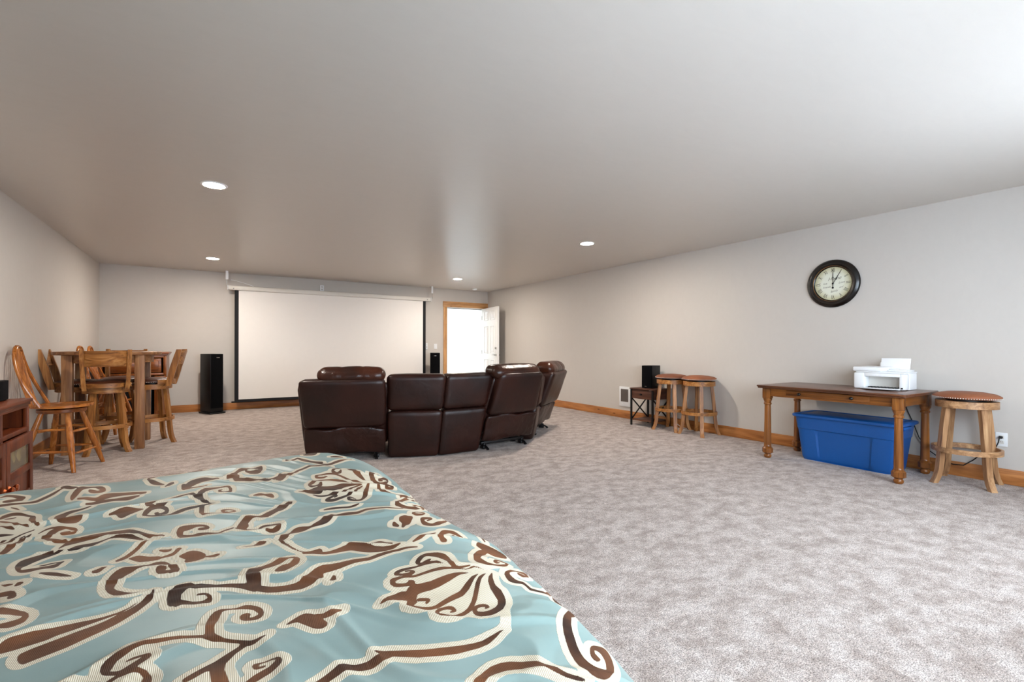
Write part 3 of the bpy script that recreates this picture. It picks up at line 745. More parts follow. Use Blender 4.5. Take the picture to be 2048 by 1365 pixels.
# ------------------------------------------------------------------ sectional sofa, one thing per section
def V2(p, z): return Vector((p[0], p[1], z))
def lerp2(a, b, q): return (a[0] + (b[0] - a[0]) * q, a[1] + (b[1] - a[1]) * q)
def panel(org, BL, BR, TL, TR_, z0, z1, inward, th0, th1, f0, f1, r=0.5, bulge=(0.02, 0.12, 0.02), warp=0.0, seed=0, n=14, wscale=4.0, off=0.0):
    """soft slab between height shares f0 and f1 of the leaning back plane"""
    c = []
    for iz, f in ((0, f0), (1, f1)):
        z = z0 + (z1 - z0) * f; th = th0 + (th1 - th0) * f
        L = lerp2(BL, TL, f); R_ = lerp2(BR, TR_, f)
        for iy in (0, 1):
            o = off + (th if iy else 0)
            for P in (L, R_): c.append((P[0] + inward[0] * o - org[0], P[1] + inward[1] * o - org[1], z))
    return MB().cushion(c, r, bulge, n, warp, seed, wscale)
GSO = 'sections of the curved brown leather sofa'
def sofa(name, label, BL, BR, TL, TR_, z0, z1, FL, FR, seam, recliner=True, pillow=None, arm=None, flap_warp=0.0, seed=0, extra=None):
    org = ((BL[0] + BR[0] + FL[0] + FR[0]) / 4, (BL[1] + BR[1] + FL[1] + FR[1]) / 4)
    t = thing(name, label, 'sofa', (org[0], org[1], 0), 0, GSO)
    dx, dy = BR[0] - BL[0], BR[1] - BL[1]; l = math.hypot(dx, dy); inward = (-dy / l, dx / l); al = (dx / l, dy / l)
    panels = [(BL, BR, TL, TR_)] + (extra or [])
    for k, (a, b, c, d) in enumerate(panels):
        ddx, ddy = b[0] - a[0], b[1] - a[1]; ll = math.hypot(ddx, ddy); inw = (-ddy / ll, ddx / ll)
        fs_ = (seam - z0) / (z1 - z0)
        panel(org, a, b, c, d, z0, z1, inw, 0.17, 0.20, fs_ + 0.002, 1.0, 0.26, (0.008, 0.05, 0.015), 0.004, seed, 16).build('back_panel', M['leather'], t, smooth=60)
        if recliner: panel(org, a, b, c, d, z0, z1, inw, 0.05, 0.07, 0.0, fs_ + 0.002, 0.5, (0.02, 0.25, 0.0), flap_warp, seed + 5, 18, 5.0, 0.012).build('back_flap', M['leather_loose'], t, smooth=60)
        else: panel(org, a, b, c, d, z0, z1, inw, 0.16, 0.18, 0.0, fs_ - 0.004, 0.22, (0.015, 0.06, 0.01), 0.003, seed + 5, 14, 4.0, 0.006).build('back_flap', M['leather'], t, smooth=60)
    if recliner:
        e = 0.03; ex_ = lambda P, s_: (P[0] + al[0] * e * s_, P[1] + al[1] * e * s_)
        panel(org, ex_(BL, -1), ex_(BR, 1), ex_(TL, -1), ex_(TR_, 1), z0, z1, inward, 0.14, 0.14, 0.10, 0.955, 0.35, (0, 0, 0.02), 0.0, seed, 8, 4.0, 0.09).build('back_frame', M['leather'], t, smooth=60)
    # seat box and cushions
    def ins(q, k=0.012):
        cx_, cy_ = org; return (q[0] + (cx_ - q[0]) * k, q[1] + (cy_ - q[1]) * k)
    last = panels[-1]; BRR = last[1]
    b0, b1 = ins((BL[0] + inward[0] * 0.20, BL[1] + inward[1] * 0.20), 0.03), ins((BRR[0] + inward[0] * 0.20, BRR[1] + inward[1] * 0.20), 0.03)
    f0, f1 = ins(FL, 0.04), ins(FR, 0.04)
    def hexa(z0_, z1_, a, b, c, d, r, bul, warp=0.0, n=8):
        C = []
        for z in (z0_, z1_):
            for q in (a, b, c, d): C.append((q[0] - org[0], q[1] - org[1], z))
        return MB().cushion(C, r, bul, n, warp, seed)
    wl = 0.18 / max(0.3, l) if arm == 'L' else 0.0; wr = 0.18 / max(0.3, l) if arm == 'R' else 0.0
    sb0, sf0 = lerp2(b0, b1, wl), lerp2(f0, f1, wl); sb1, sf1 = lerp2(b0, b1, 1 - wr), lerp2(f0, f1, 1 - wr)
    hexa(0.09, 0.29, sb0, sb1, lerp2(sb0, sf0, 0.96), lerp2(sb1, sf1, 0.96), 0.12, (0.01, 0.02, 0)).build('seat_base', M['leather'], t, smooth=60)
    hexa(0.295, 0.47, sb0, sb1, sf0, sf1, 0.45, (0.0, 0.02, 0.16), 0.006).build('seat_cushion', M['leather_pillow'], t, smooth=60)
    if arm:
        q = ((b0, sb0, f0, sf0) if arm == 'L' else (sb1, b1, sf1, f1))
        hexa(0.09, 0.60, q[0], q[1], q[2], q[3], 0.4, (0.03, 0.01, 0.03), 0.004, 10).build('armrest', M['leather'], t, smooth=60)
    m = MB(); o = inward; mid = lerp2(BL, BRR, 0.5)
    a_ = math.atan2(al[1], al[0]); Q = TR(mid[0] - org[0], mid[1] - org[1], 0) @ RZ(a_)
    if recliner:
        for y in (0.12, 0.50): m.box((0, y, 0.065), (l * 0.86, 0.035, 0.03), 0.004, Q)
        for x in (-l * 0.38, l * 0.38):
            m.box((x, 0.33, 0.05), (0.035, 0.5, 0.03), 0.004, Q)
            m.box((x, 0.11, 0.02), (0.05, 0.07, 0.03), 0.006, Q); m.box((x, 0.55, 0.02), (0.05, 0.05, 0.03), 0.006, Q)
            m.tube([(x, 0.11, 0.05), (x, 0.05, 0.03), (x, 0.02, 0.006)], [0.011, 0.011, 0.016], 8, Q)
        m.build('metal_base', M['blackmetal'], t)
    else:
        for x in (-l * 0.3, l * 0.3):
            for y in (0.25, 0.55): MB().box((x, y, 0.045), (0.06, 0.06, 0.09), 0.006, Q).build('foot', M['blackmetal'], t)
    if pillow:
        p0, p1, zb, zt = pillow
        m = MB(); C = []
        for iz, z in ((0, zb), (1, zt)):
            for iy in (0, 1):
                oo = 0.015 + (0.26 if iy else 0) + (0.03 if iz and not iy else 0)
                for q in (p0, p1):
                    T_ = lerp2(TL, TR_, q); C.append((T_[0] + o[0] * oo - org[0], T_[1] + o[1] * oo - org[1], z - (0.02 if iz else 0)))
        m.cushion(C, 0.5, (0.0, 0.05, 0.12), 22, 0.004, seed, 7.0, (-0.3, 0.3))
        m.build('head_pillow', M['leather_pillow'], t, smooth=60)
    return t
# bottom corners of the backs on the floor plan, then their leaning tops
sofa('recliner_section', 'brown leather recliner at the left end of the curved sofa, nearest the bed', (0.76, 4.885), (1.466, 4.660), (0.655, 4.70), (1.404, 4.474), 0.065, 0.815, (1.14, 5.76), (1.76, 5.54), 0.335, True, (0.20, 1.0, 0.775, 0.945), 'L', 0.030, 1)
sofa('corner_wedge_section', 'brown leather corner section with two flat narrow back panels and no head pillow', (1.488, 4.655), (1.948, 4.468), (1.437, 4.563), (1.985, 4.345), 0.004, 0.850, (1.79, 5.50), (2.36, 5.34), 0.485, False,
     None, None, 0.0, 2, [((1.962, 4.466), (2.425, 4.470), (2.006, 4.36), (2.562, 4.364))])
sofa('recliner_section', 'brown leather recliner in the middle with plump pillow, right of the flat back panels', (2.452, 4.44), (3.135, 4.49), (2.575, 4.235), (3.165, 4.285), 0.10, 0.848, (2.40, 5.36), (2.86, 5.38), 0.385, True, (-0.12, 0.97, 0.785, 0.955), None, 0.028, 3)
sofa('console_section', 'narrow brown leather console between the two right recliners of the sofa', (3.18, 4.54), (3.40, 4.79), (3.24, 4.44), (3.49, 4.70), 0.03, 0.78, (2.88, 5.40), (2.92, 5.56), 0.42, False, None, None, 0.0, 4)
sofa('recliner_section', 'brown leather recliner at the right end of the curved sofa, farthest from bed', (3.425, 4.835), (4.00, 5.28), (3.58, 4.64), (4.165, 5.085), 0.12, 0.815, (2.95, 5.59), (3.42, 5.97), 0.375, True, (0.02, 0.94, 0.775, 0.955), 'R', 0.028, 5)

# ------------------------------------------------------------------ right wall: side table, speaker, heater
t = thing('side_table', 'small walnut side table with drawer and crossed black metal sides', 'side table', (5.32, 4.66, 0))
m = MB(); m.box((0, 0, 0.531), (0.39, 0.43, 0.016), 0.002); m.build('tabletop', M['walnut'][1], t)
m = MB(); m.box((-0.17, 0, 0.452), (0.016, 0.36, 0.125), 0.002); d = m.build('drawer', M['walnut'][1], t)
MB().lathe([(0.001, 0), (0.008, 0), (0.008, 0.012), (0.015, 0.018), (0.014, 0.026), (0.001, 0.028)], 14, TR(-0.178, 0, 0.455) @ RY(-PI / 2)).build('knob', M['blackmetal'], d)
for s_ in (-1, 1): MB().box((0.0, s_ * 0.19, 0.455), (0.33, 0.012, 0.13)).build('side_panel', M['walnut'][0], t, smooth=0)
for x in (-0.175, 0.175):
    for y in (-0.195, 0.195): MB().box((x, y, 0.2615), (0.022, 0.022, 0.523)).build('leg', M['blackmetal'], t, smooth=0)
for y in (-0.195, 0.195):
    m = MB(); m.sweep_rect([(-0.165, y, 0.09), (0.165, y, 0.39)], (0.012, 0.016), (0, 1, 0)); m.sweep_rect([(-0.165, y, 0.39), (0.165, y, 0.09)], (0.0125, 0.016), (0, 1, 0)); m.build('cross_brace', M['blackmetal'], t, smooth=0)
m = MB(); m.box((0, 0, 0.085), (0.34, 0.375, 0.014), 0.002); m.build('shelf', M['walnut'][1], t)
sp_ = shelf_speaker((5.345, 4.665, 0.539), -PI / 2 + 0.12, 'small black bookshelf speaker standing on the walnut side table', 0.17, 0.20, 0.325)
t = thing('wall_heater', 'white electric wall heater with grey louvres low on right wall', 'heater', (X1, 5.343, 0.345))
m = MB(); m.box((-0.012, 0, 0), (0.024, 0.235, 0.31), 0.006); m.build('cover', M['white'], t)
m = MB(); m.box((-0.0245, 0, 0.018), (0.003, 0.155, 0.20))
for k in range(20): m.box((-0.027, 0, -0.075 + k * 0.0098), (0.005, 0.155, 0.004), 0, None)
m.build('louvres', M['heater_grille'], t, smooth=0)
m = MB(); m.lathe([(0.001, 0), (0.008, 0), (0.007, 0.008), (0.001, 0.008)], 12, TR(-0.024, 0.05, -0.12) @ RY(-PI / 2)); m.build('knob', M['white'], t)
o = MB().tube([(5.46, 4.66, 0.62), (5.505, 4.62, 0.58), (5.518, 4.50, 0.45), (5.515, 4.46, 0.30), (5.510, 4.43, 0.16), (5.508, 4.36, 0.06), (5.508, 4.27, 0.012), (5.508, 4.18, 0.008)], 0.004, 6).build('speaker_cable', M['white'], sp_)
o.matrix_parent_inverse = (TR(*sp_.location) @ sp_.rotation_euler.to_matrix().to_4x4()).inverted()

# ------------------------------------------------------------------ desk
t = thing('writing_desk', 'antique style wooden desk with turned legs and one long drawer', 'desk', (5.085, 2.12, 0))
D_ = M['desk']; hx_, hy_ = 0.375, 0.615
m = MB(); m.box((0, 0, 0.734), (2 * hx_, 2 * hy_, 0.016), 0.005, None, 3); m.box((0, 0, 0.720), (2 * hx_ - 0.014, 2 * hy_ - 0.014, 0.016), 0.006, None, 3); m.build('tabletop', M['desk_top'][1], t)
lx, ly = 0.292, 0.545
for x in (-lx, lx): m = MB(); m.box((x, 0, 0.672), (0.022, 2 * ly - 0.06, 0.084)); m.build('apron', D_[1], t)
for y in (-ly, ly): m = MB(); m.box((0, y, 0.672), (2 * lx - 0.06, 0.022, 0.084)); m.build('apron', D_[0], t)
m = MB(); m.box((-lx - 0.011, 0.005, 0.674), (0.014, 0.70, 0.058), 0.003); dr = m.build('drawer', D_[1], t)
for y in (-0.215, 0.225): MB().lathe([(0.001, 0), (0.009, 0), (0.006, 0.006), (0.008, 0.012), (0.015, 0.018), (0.014, 0.026), (0.006, 0.031), (0.001, 0.032)], 16, TR(-lx - 0.018, y, 0.674) @ RY(-PI / 2)).build('knob', M['bronze'], dr)
for x in (-lx, lx):
    for y in (-ly, ly):
        m = MB(); m.box((x, y, 0.660), (0.072, 0.072, 0.105), 0.004)
        prof = [(0.001, 0.0), (0.026, 0.0), (0.034, 0.010), (0.036, 0.024), (0.030, 0.036), (0.026, 0.042)]
        m.lathe(prof, 24, TR(x, y, 0))
        # eight sided block with pyramid shoulders
        m.lathe([(0.028, 0.042), (0.050, 0.056), (0.050, 0.098), (0.034, 0.116)], 8, TR(x, y, 0) @ RZ(PI / 8))
        m.lathe([(0.034, 0.114), (0.036, 0.120), (0.033, 0.126), (0.0335, 0.14), (0.031, 0.35), (0.0285, 0.54), (0.036, 0.548), (0.036, 0.558), (0.030, 0.566), (0.034, 0.580), (0.041, 0.596), (0.041, 0.606), (0.03, 0.609)], 28, TR(x, y, 0))
        m.build('leg', D_[2], t)

# ------------------------------------------------------------------ blue storage bin
def rrect(x0, x1, y0, y1, r, n=6):
    pts = []
    for cx_, cy_, a0 in ((x1 - r, y1 - r, 0), (x0 + r, y1 - r, PI / 2), (x0 + r, y0 + r, PI), (x1 - r, y0 + r, 1.5 * PI)):
        for k in range(n + 1): a = a0 + k * PI / 2 / n; pts.append((cx_ + r * math.cos(a), cy_ + r * math.sin(a)))
    return pts
def dense(pts, step=0.02):
    out = []
    for a, b in zip(pts, pts[1:] + pts[:1]):
        n = max(1, int(math.dist(a, b) / step))
        for k in range(n): out.append((a[0] + (b[0] - a[0]) * k / n, a[1] + (b[1] - a[1]) * k / n))
    return out
t = thing('storage_bin', 'large blue plastic storage tote with lid under the desk', 'storage bin', (5.222, 2.085, 0))
base = rrect(-0.5, 0.5, -0.5, 0.5, 0.09)
shape = dense(base, 0.02); nr = len(shape); vs_, fs = [], []
zs = [0.0, 0.004, 0.012, 0.03, 0.06, 0.1, 0.15, 0.2, 0.25, 0.29, 0.305, 0.312, 0.32, 0.36, 0.40, 0.432, 0.434, 0.436]
for z in zs:
    q = z / 0.436; wx, wy = 0.365 + 0.065 * q, 0.755 + 0.105 * q
    if z < 0.02: wx -= 0.02 * (1 - z / 0.02); wy -= 0.02 * (1 - z / 0.02)
    for x, y in shape:
        X, Y = x * wx, y * wy; rec = 0.0
        if z < 0.312 and z > 0.0:
            e = min(1, max(0, (0.312 - z) / 0.008))
            if abs(x) > 0.44: rec = e * 0.006 + e * (0.010 if abs(Y) < (0.235 - 0.05 * (0.31 - z)) else 0)
            elif abs(y) > 0.44: rec = e * 0.006
        X -= math.copysign(rec, X) if abs(x) > 0.44 else 0; Y -= math.copysign(rec, Y) if abs(x) <= 0.44 and abs(y) > 0.44 else 0
        vs_.append((X, Y, z))
for j in range(len(zs) - 1):
    for i in range(nr): a = j * nr + i; b = j * nr + (i + 1) % nr; fs.append((a, b, b + nr, a + nr))
fs.append(tuple(reversed(range(nr))))
mb_ = MB().add(vs_, fs); mb_.build('tub', M['blue'], t, smooth=30)
def lid_ring(dz, grow): return [(x * (0.435 + grow), y * (0.865 + grow)) for x, y in shape], dz
vs_, fs = [], []
rings = [(0.428, 0.012), (0.430, 0.034), (0.440, 0.040), (0.452, 0.036), (0.458, 0.020), (0.459, -0.03), (0.450, -0.05), (0.450, -0.09), (0.456, -0.11), (0.456, -0.30)]
for z, g in rings:
    for x, y in shape: vs_.append((x * (0.440 + g), y * (0.868 + g), z))
for j in range(len(rings) - 1):
    for i in range(nr): a = j * nr + i; b = j * nr + (i + 1) % nr; fs.append((a, b, b + nr, a + nr))
fs.append(tuple((len(rings) - 1) * nr + i for i in range(nr)))
MB().add(vs_, fs).build('lid', M['blue'], t, smooth=40)
for s_ in (-1, 1): m = MB(); m.box((0, s_ * 0.433, 0.405), (0.16, 0.02, 0.03), 0.006); m.build('handle', M['blue'], t)

# ------------------------------------------------------------------ printer; x towards the wall, front faces -x
prn = t = thing('printer', 'white inkjet printer with raised paper tray on the desk', 'printer', (5.265, 1.835, 0.742))
def body(x0, x1, y0, y1, z0, z1, tap=0.0, r=0.03):
    p = rrect(x0, x1, y0, y1, r); n = len(p); v_, f_ = [], []
    for z, g in ((z0, -0.004), (z0 + 0.004, 0.0), (z1 - 0.004, 0.0), (z1, -0.004)):
        for x, y in p: v_.append((x * (1 + g), y + (tap * (z - z0) / (z1 - z0) if y > 0 else 0) + (-g if y < 0 else g) * 0.5, z))
    for j in range(3):
        for i in range(n): a = j * n + i; b = j * n + (i + 1) % n; f_.append((a, b, b + n, a + n))
    f_.append(tuple(reversed(range(n)))); f_.append(tuple(3 * n + i for i in range(n)))
    return MB().add(v_, f_)
# front frame of the mouth
m = MB()
hz = 0.150
m.add(*(lambda b: (b.v, b.f))(body(-0.05, 0.155, -0.195, 0.175, 0.004, hz, 0.02)))
m.box((-0.10, -0.177, 0.077), (0.105, 0.044, 0.146), 0.014)
m.box((-0.10, 0.148, 0.077), (0.105, 0.086, 0.146), 0.010)
m.box((-0.10, -0.03, 0.134), (0.104, 0.27, 0.030), 0.004)
m.box((-0.10, -0.03, 0.010), (0.104, 0.27, 0.012), 0.003)
m.build('body', M['white'], t)
m = MB(); m.box((-0.052, -0.025, 0.068), (0.012, 0.262, 0.104)); m.build('paper_mouth', M['offwhite'], t, smooth=0)
for k in range(9): MB().box((-0.10, -0.13 + k * 0.026, 0.020), (0.07, 0.016, 0.010), 0.003).build('feed_roller', M['slot'], t)
m = MB(); m.box((-0.20, -0.025, 0.014), (0.11, 0.25, 0.006), 0.002); m.box((-0.262, -0.045, 0.016), (0.03, 0.20, 0.006), 0.002); m.build('output_tray', M['white'], t)
MB().box((-0.155, -0.178, 0.022), (0.003, 0.014, 0.012)).build('badge', M['slot'], t, smooth=0)
m = MB(); m.box((0.0, -0.01, hz + 0.007), (0.30, 0.370, 0.014), 0.006); m.box((-0.005, 0.087, hz + 0.034), (0.305, 0.225, 0.042), 0.012, None, 3); m.build('scanner_lid', M['white'], t)
m = MB(); m.box((0.07, -0.10, hz + 0.022), (0.16, 0.15, 0.016), 0.006); m.box((0.05, -0.06, hz + 0.036), (0.06, 0.06, 0.012), 0.003); m.build('document_feeder', M['white'], t)
Q = TR(0.105, -0.04, hz + 0.012) @ RY(0.26)
m = MB(); m.box((0, 0, 0.062), (0.004, 0.225, 0.125), 0.002, Q); m.box((0.012, 0.118, 0.045), (0.012, 0.012, 0.08), 0.003, Q); m.build('input_tray', M['white'], t)
# cord from the printer down the wall to the outlet
t = thing('wall_outlet', 'white duplex outlet plate low on right wall with black plug', 'wall outlet', (X1, 1.123, 0.363))
m = MB(); m.box((-0.003, 0, 0), (0.006, 0.072, 0.115), 0.003); m.build('cover_plate', M['white'], t)
for z in (-0.02, 0.02): m = MB(); m.box((-0.0068, 0, z), (0.0025, 0.033, 0.028), 0.006); s_k = m.build('socket', M['offwhite'], t)
for y in (-0.006, 0.006): MB().box((-0.0083, y, -0.018), (0.002, 0.002, 0.008)).build('slot', M['slot'], t, smooth=0)
o = MB(); o.box((5.512, 1.123, 0.383), (0.026, 0.024, 0.020), 0.006)
o.tube([(5.500, 1.124, 0.383), (5.487, 1.127, 0.375), (5.484, 1.132, 0.34), (5.490, 1.150, 0.29), (5.505, 1.19, 0.262), (5.515, 1.235, 0.225), (5.507, 1.29, 0.16), (5.505, 1.35, 0.105), (5.505, 1.42, 0.10), (5.506, 1.50, 0.13), (5.508, 1.60, 0.20), (5.512, 1.66, 0.30), (5.515, 1.70, 0.42), (5.515, 1.74, 0.52), (5.50, 1.78, 0.66), (5.495, 1.80, 0.76), (5.47, 1.81, 0.79), (5.43, 1.815, 0.79)], 0.0042, 8)
o = o.build('power_cord', M['rubber'], prn); o.matrix_parent_inverse = TR(*prn.location).inverted()

# ------------------------------------------------------------------ clock
CR_ = 0.252
t = thing('wall_clock', 'round dark bronze wall clock with roman numerals on aged cream dial', 'clock', (X1, 2.381, 1.800))
t.rotation_euler = Matrix(((0, 0, -1), (-1, 0, 0), (0, 1, 0))).to_euler()
MB().lathe([(0.17, 0.0), (CR_ - 0.004, 0.0), (CR_, 0.006), (CR_ - 0.001, 0.016), (CR_ - 0.012, 0.024), (0.226, 0.036), (0.214, 0.040), (0.200, 0.036), (0.192, 0.030), (0.188, 0.030), (0.184, 0.024), (0.177, 0.020), (0.174, 0.014)], 72, close=False).build('frame', M['bronze'], t, smooth=50)
MB().lathe([(0.1835, 0.0235), (0.1865, 0.030), (0.1895, 0.0295)], 72, close=False).build('inner_bead', M['brass'], t, smooth=60)
MB().lathe([(0.001, 0.0), (0.180, 0.0), (0.180, 0.010), (0.001, 0.010)], 64, close=False).build('dial', M['dial'], t)
ink = M['ink'] = plain('faded_black_ink', (40, 36, 30), 0.6)
script = M['script_ink'] = plain('pale_script_ink', (128, 124, 108), 0.6)
names = ['XII', 'I', 'II', 'III', 'IIII', 'V', 'VI', 'VII', 'VIII', 'IX', 'X', 'XI']
for k, s_ in enumerate(names):
    a = -k * PI / 6
    me = text_mesh('numeral', s_, 0.060, ink, t, RZ(a) @ TR(0, 0.140, 0.0105) @ Matrix.Diagonal((0.55, 1.0, 1.0, 1.0)), 0, 0.0003)
    o = bpy.data.objects.new('numeral', me); COL.objects.link(o); o.parent = t
words = [('Home', 0.050, 0.012, 0.052, 0.10), ('live', 0.028, -0.078, 0.004, 0.12), ('Love', 0.030, 0.080, 0.006, 0.10), ('Friends', 0.026, -0.062, -0.034, 0.12), ('and', 0.024, 0.075, -0.042, 0.1), ('family', 0.030, 0.01, -0.080, 0.2)]
for w_, sz, x, y, rot in words:
    me = text_mesh('dial_script', w_, sz, script, t, TR(x, y, 0.0103) @ RZ(rot), 0.45, 0.0002)
    o = bpy.data.objects.new('dial_script', me); COL.objects.link(o); o.parent = t
m = MB()
for k in range(60):
    a = k * PI / 30; m.box((0, 0.171, 0.0105), (0.0012, 0.005 if k % 5 else 0.008, 0.0006), 0, RZ(a))
m.build('minute_track', ink, t, smooth=0)
def hand(a, length, mid, tail):
    m = MB(); Q = TR(0, 0, 0.014) @ RZ(-a); z = 0.0015
    m.box((0, (mid - 0.008) / 2, 0), (0.005, mid - 0.008, z), 0, Q)
    m.arc_band(0.004, 0.009, 0, 2 * PI, -z / 2, z / 2, 16, Q @ TR(0, mid, 0))
    m.add([(-0.0035, mid + 0.008, 0), (0.0035, mid + 0.008, 0), (0.0012, length, 0), (-0.0012, length, 0), (-0.0035, mid + 0.008, z), (0.0035, mid + 0.008, z), (0.0012, length, z), (-0.0012, length, z)], [(0, 3, 2, 1), (4, 5, 6, 7), (0, 1, 5, 4), (1, 2, 6, 5), (2, 3, 7, 6), (3, 0, 4, 7)], Q)
    if tail: m.box((0, -tail / 2, 0), (0.005, tail, z), 0, Q); m.lathe([(0.001, -z / 2), (0.010, -z / 2), (0.010, z / 2), (0.001, z / 2)], 16, Q @ TR(0, -tail, 0))
    return m
hand(0.0, 0.148, 0.062, 0.044).build('minute_hand', M['slot'], t, smooth=0)
hand(math.radians(31), 0.150, 0.055, 0).build('hour_hand', M['slot'], t, smooth=0)
MB().lathe([(0.001, 0.011), (0.008, 0.011), (0.008, 0.018), (0.001, 0.020)], 16).build('hand_hub', M['slot'], t)

# ------------------------------------------------------------------ bed
t = thing('bed', 'low bed mattress and base hidden beneath the patterned comforter', 'bed', (-0.40, 0.95, 0))
m = MB(); m.box((0, 0, 0.17), (1.46, 1.98, 0.22), 0.02); m.build('box_spring', M['offwhite'], t)
m = MB(); m.box((0, 0, 0.385), (1.50, 2.02, 0.20), 0.04, None, 4); m.build('mattress', M['white'], t)
for x in (-0.65, 0.65):
    for y in (-0.9, 0.9): MB().box((x, y, 0.03), (0.06, 0.06, 0.06), 0.005).build('foot', M['blackmetal'], t)
ZT,BA,BB=.65,.26,.20
CX0,CY0,CXL=.40,2.08,-1.20
QL=math.pi/2*math.sqrt((BA*BA+BB*BB)/2)
def bed_cx(Y): return np.interp(Y,[-.2,.47,.65,.87,1.09,1.24,1.39,1.66,1.9,2.4],[-.03,-.038,.0,.028,.05,.02,-.006,.008,.02,.0])
def bed_cy(X): return np.interp(X,[-1.5,-.56,-.38,-.25,-.04,.08,.24,.35,.43,.6],[.02,-.005,-.012,-.012,.02,.05,.085,.05,.02,-.04])
def bed_map(u,v):
    """arc-length cloth coordinates -> position on the draped comforter"""
    u=np.asarray(u,float); v=np.asarray(v,float)
    px=np.where(u>CX0,u-CX0,np.where(u<CXL,u-CXL,0)); py=np.maximum(0,v-CY0)
    R=np.hypot(px,py); Rs=np.maximum(R,1e-9)
    th=np.clip(R/QL,0,1)*math.pi/2
    o=BA*np.sin(th)+np.maximum(0,R-QL)*.06; d=BB*(1-np.cos(th))+np.maximum(0,R-QL)
    d=np.minimum(d,ZT-.05)
    X=np.clip(u,CXL,CX0)+px/Rs*o; Y=np.minimum(v,CY0)+py/Rs*o; Z=ZT-d
    sx=np.clip((u+.1)/.5,0,1); sy=np.clip((v-1.5)/.55,0,1)
    X2=X+bed_cx(Y)*sx*sx*(3-2*sx); Y2=Y+bed_cy(X)*sy*sy*(3-2*sy)
    return X2,Y2,Z

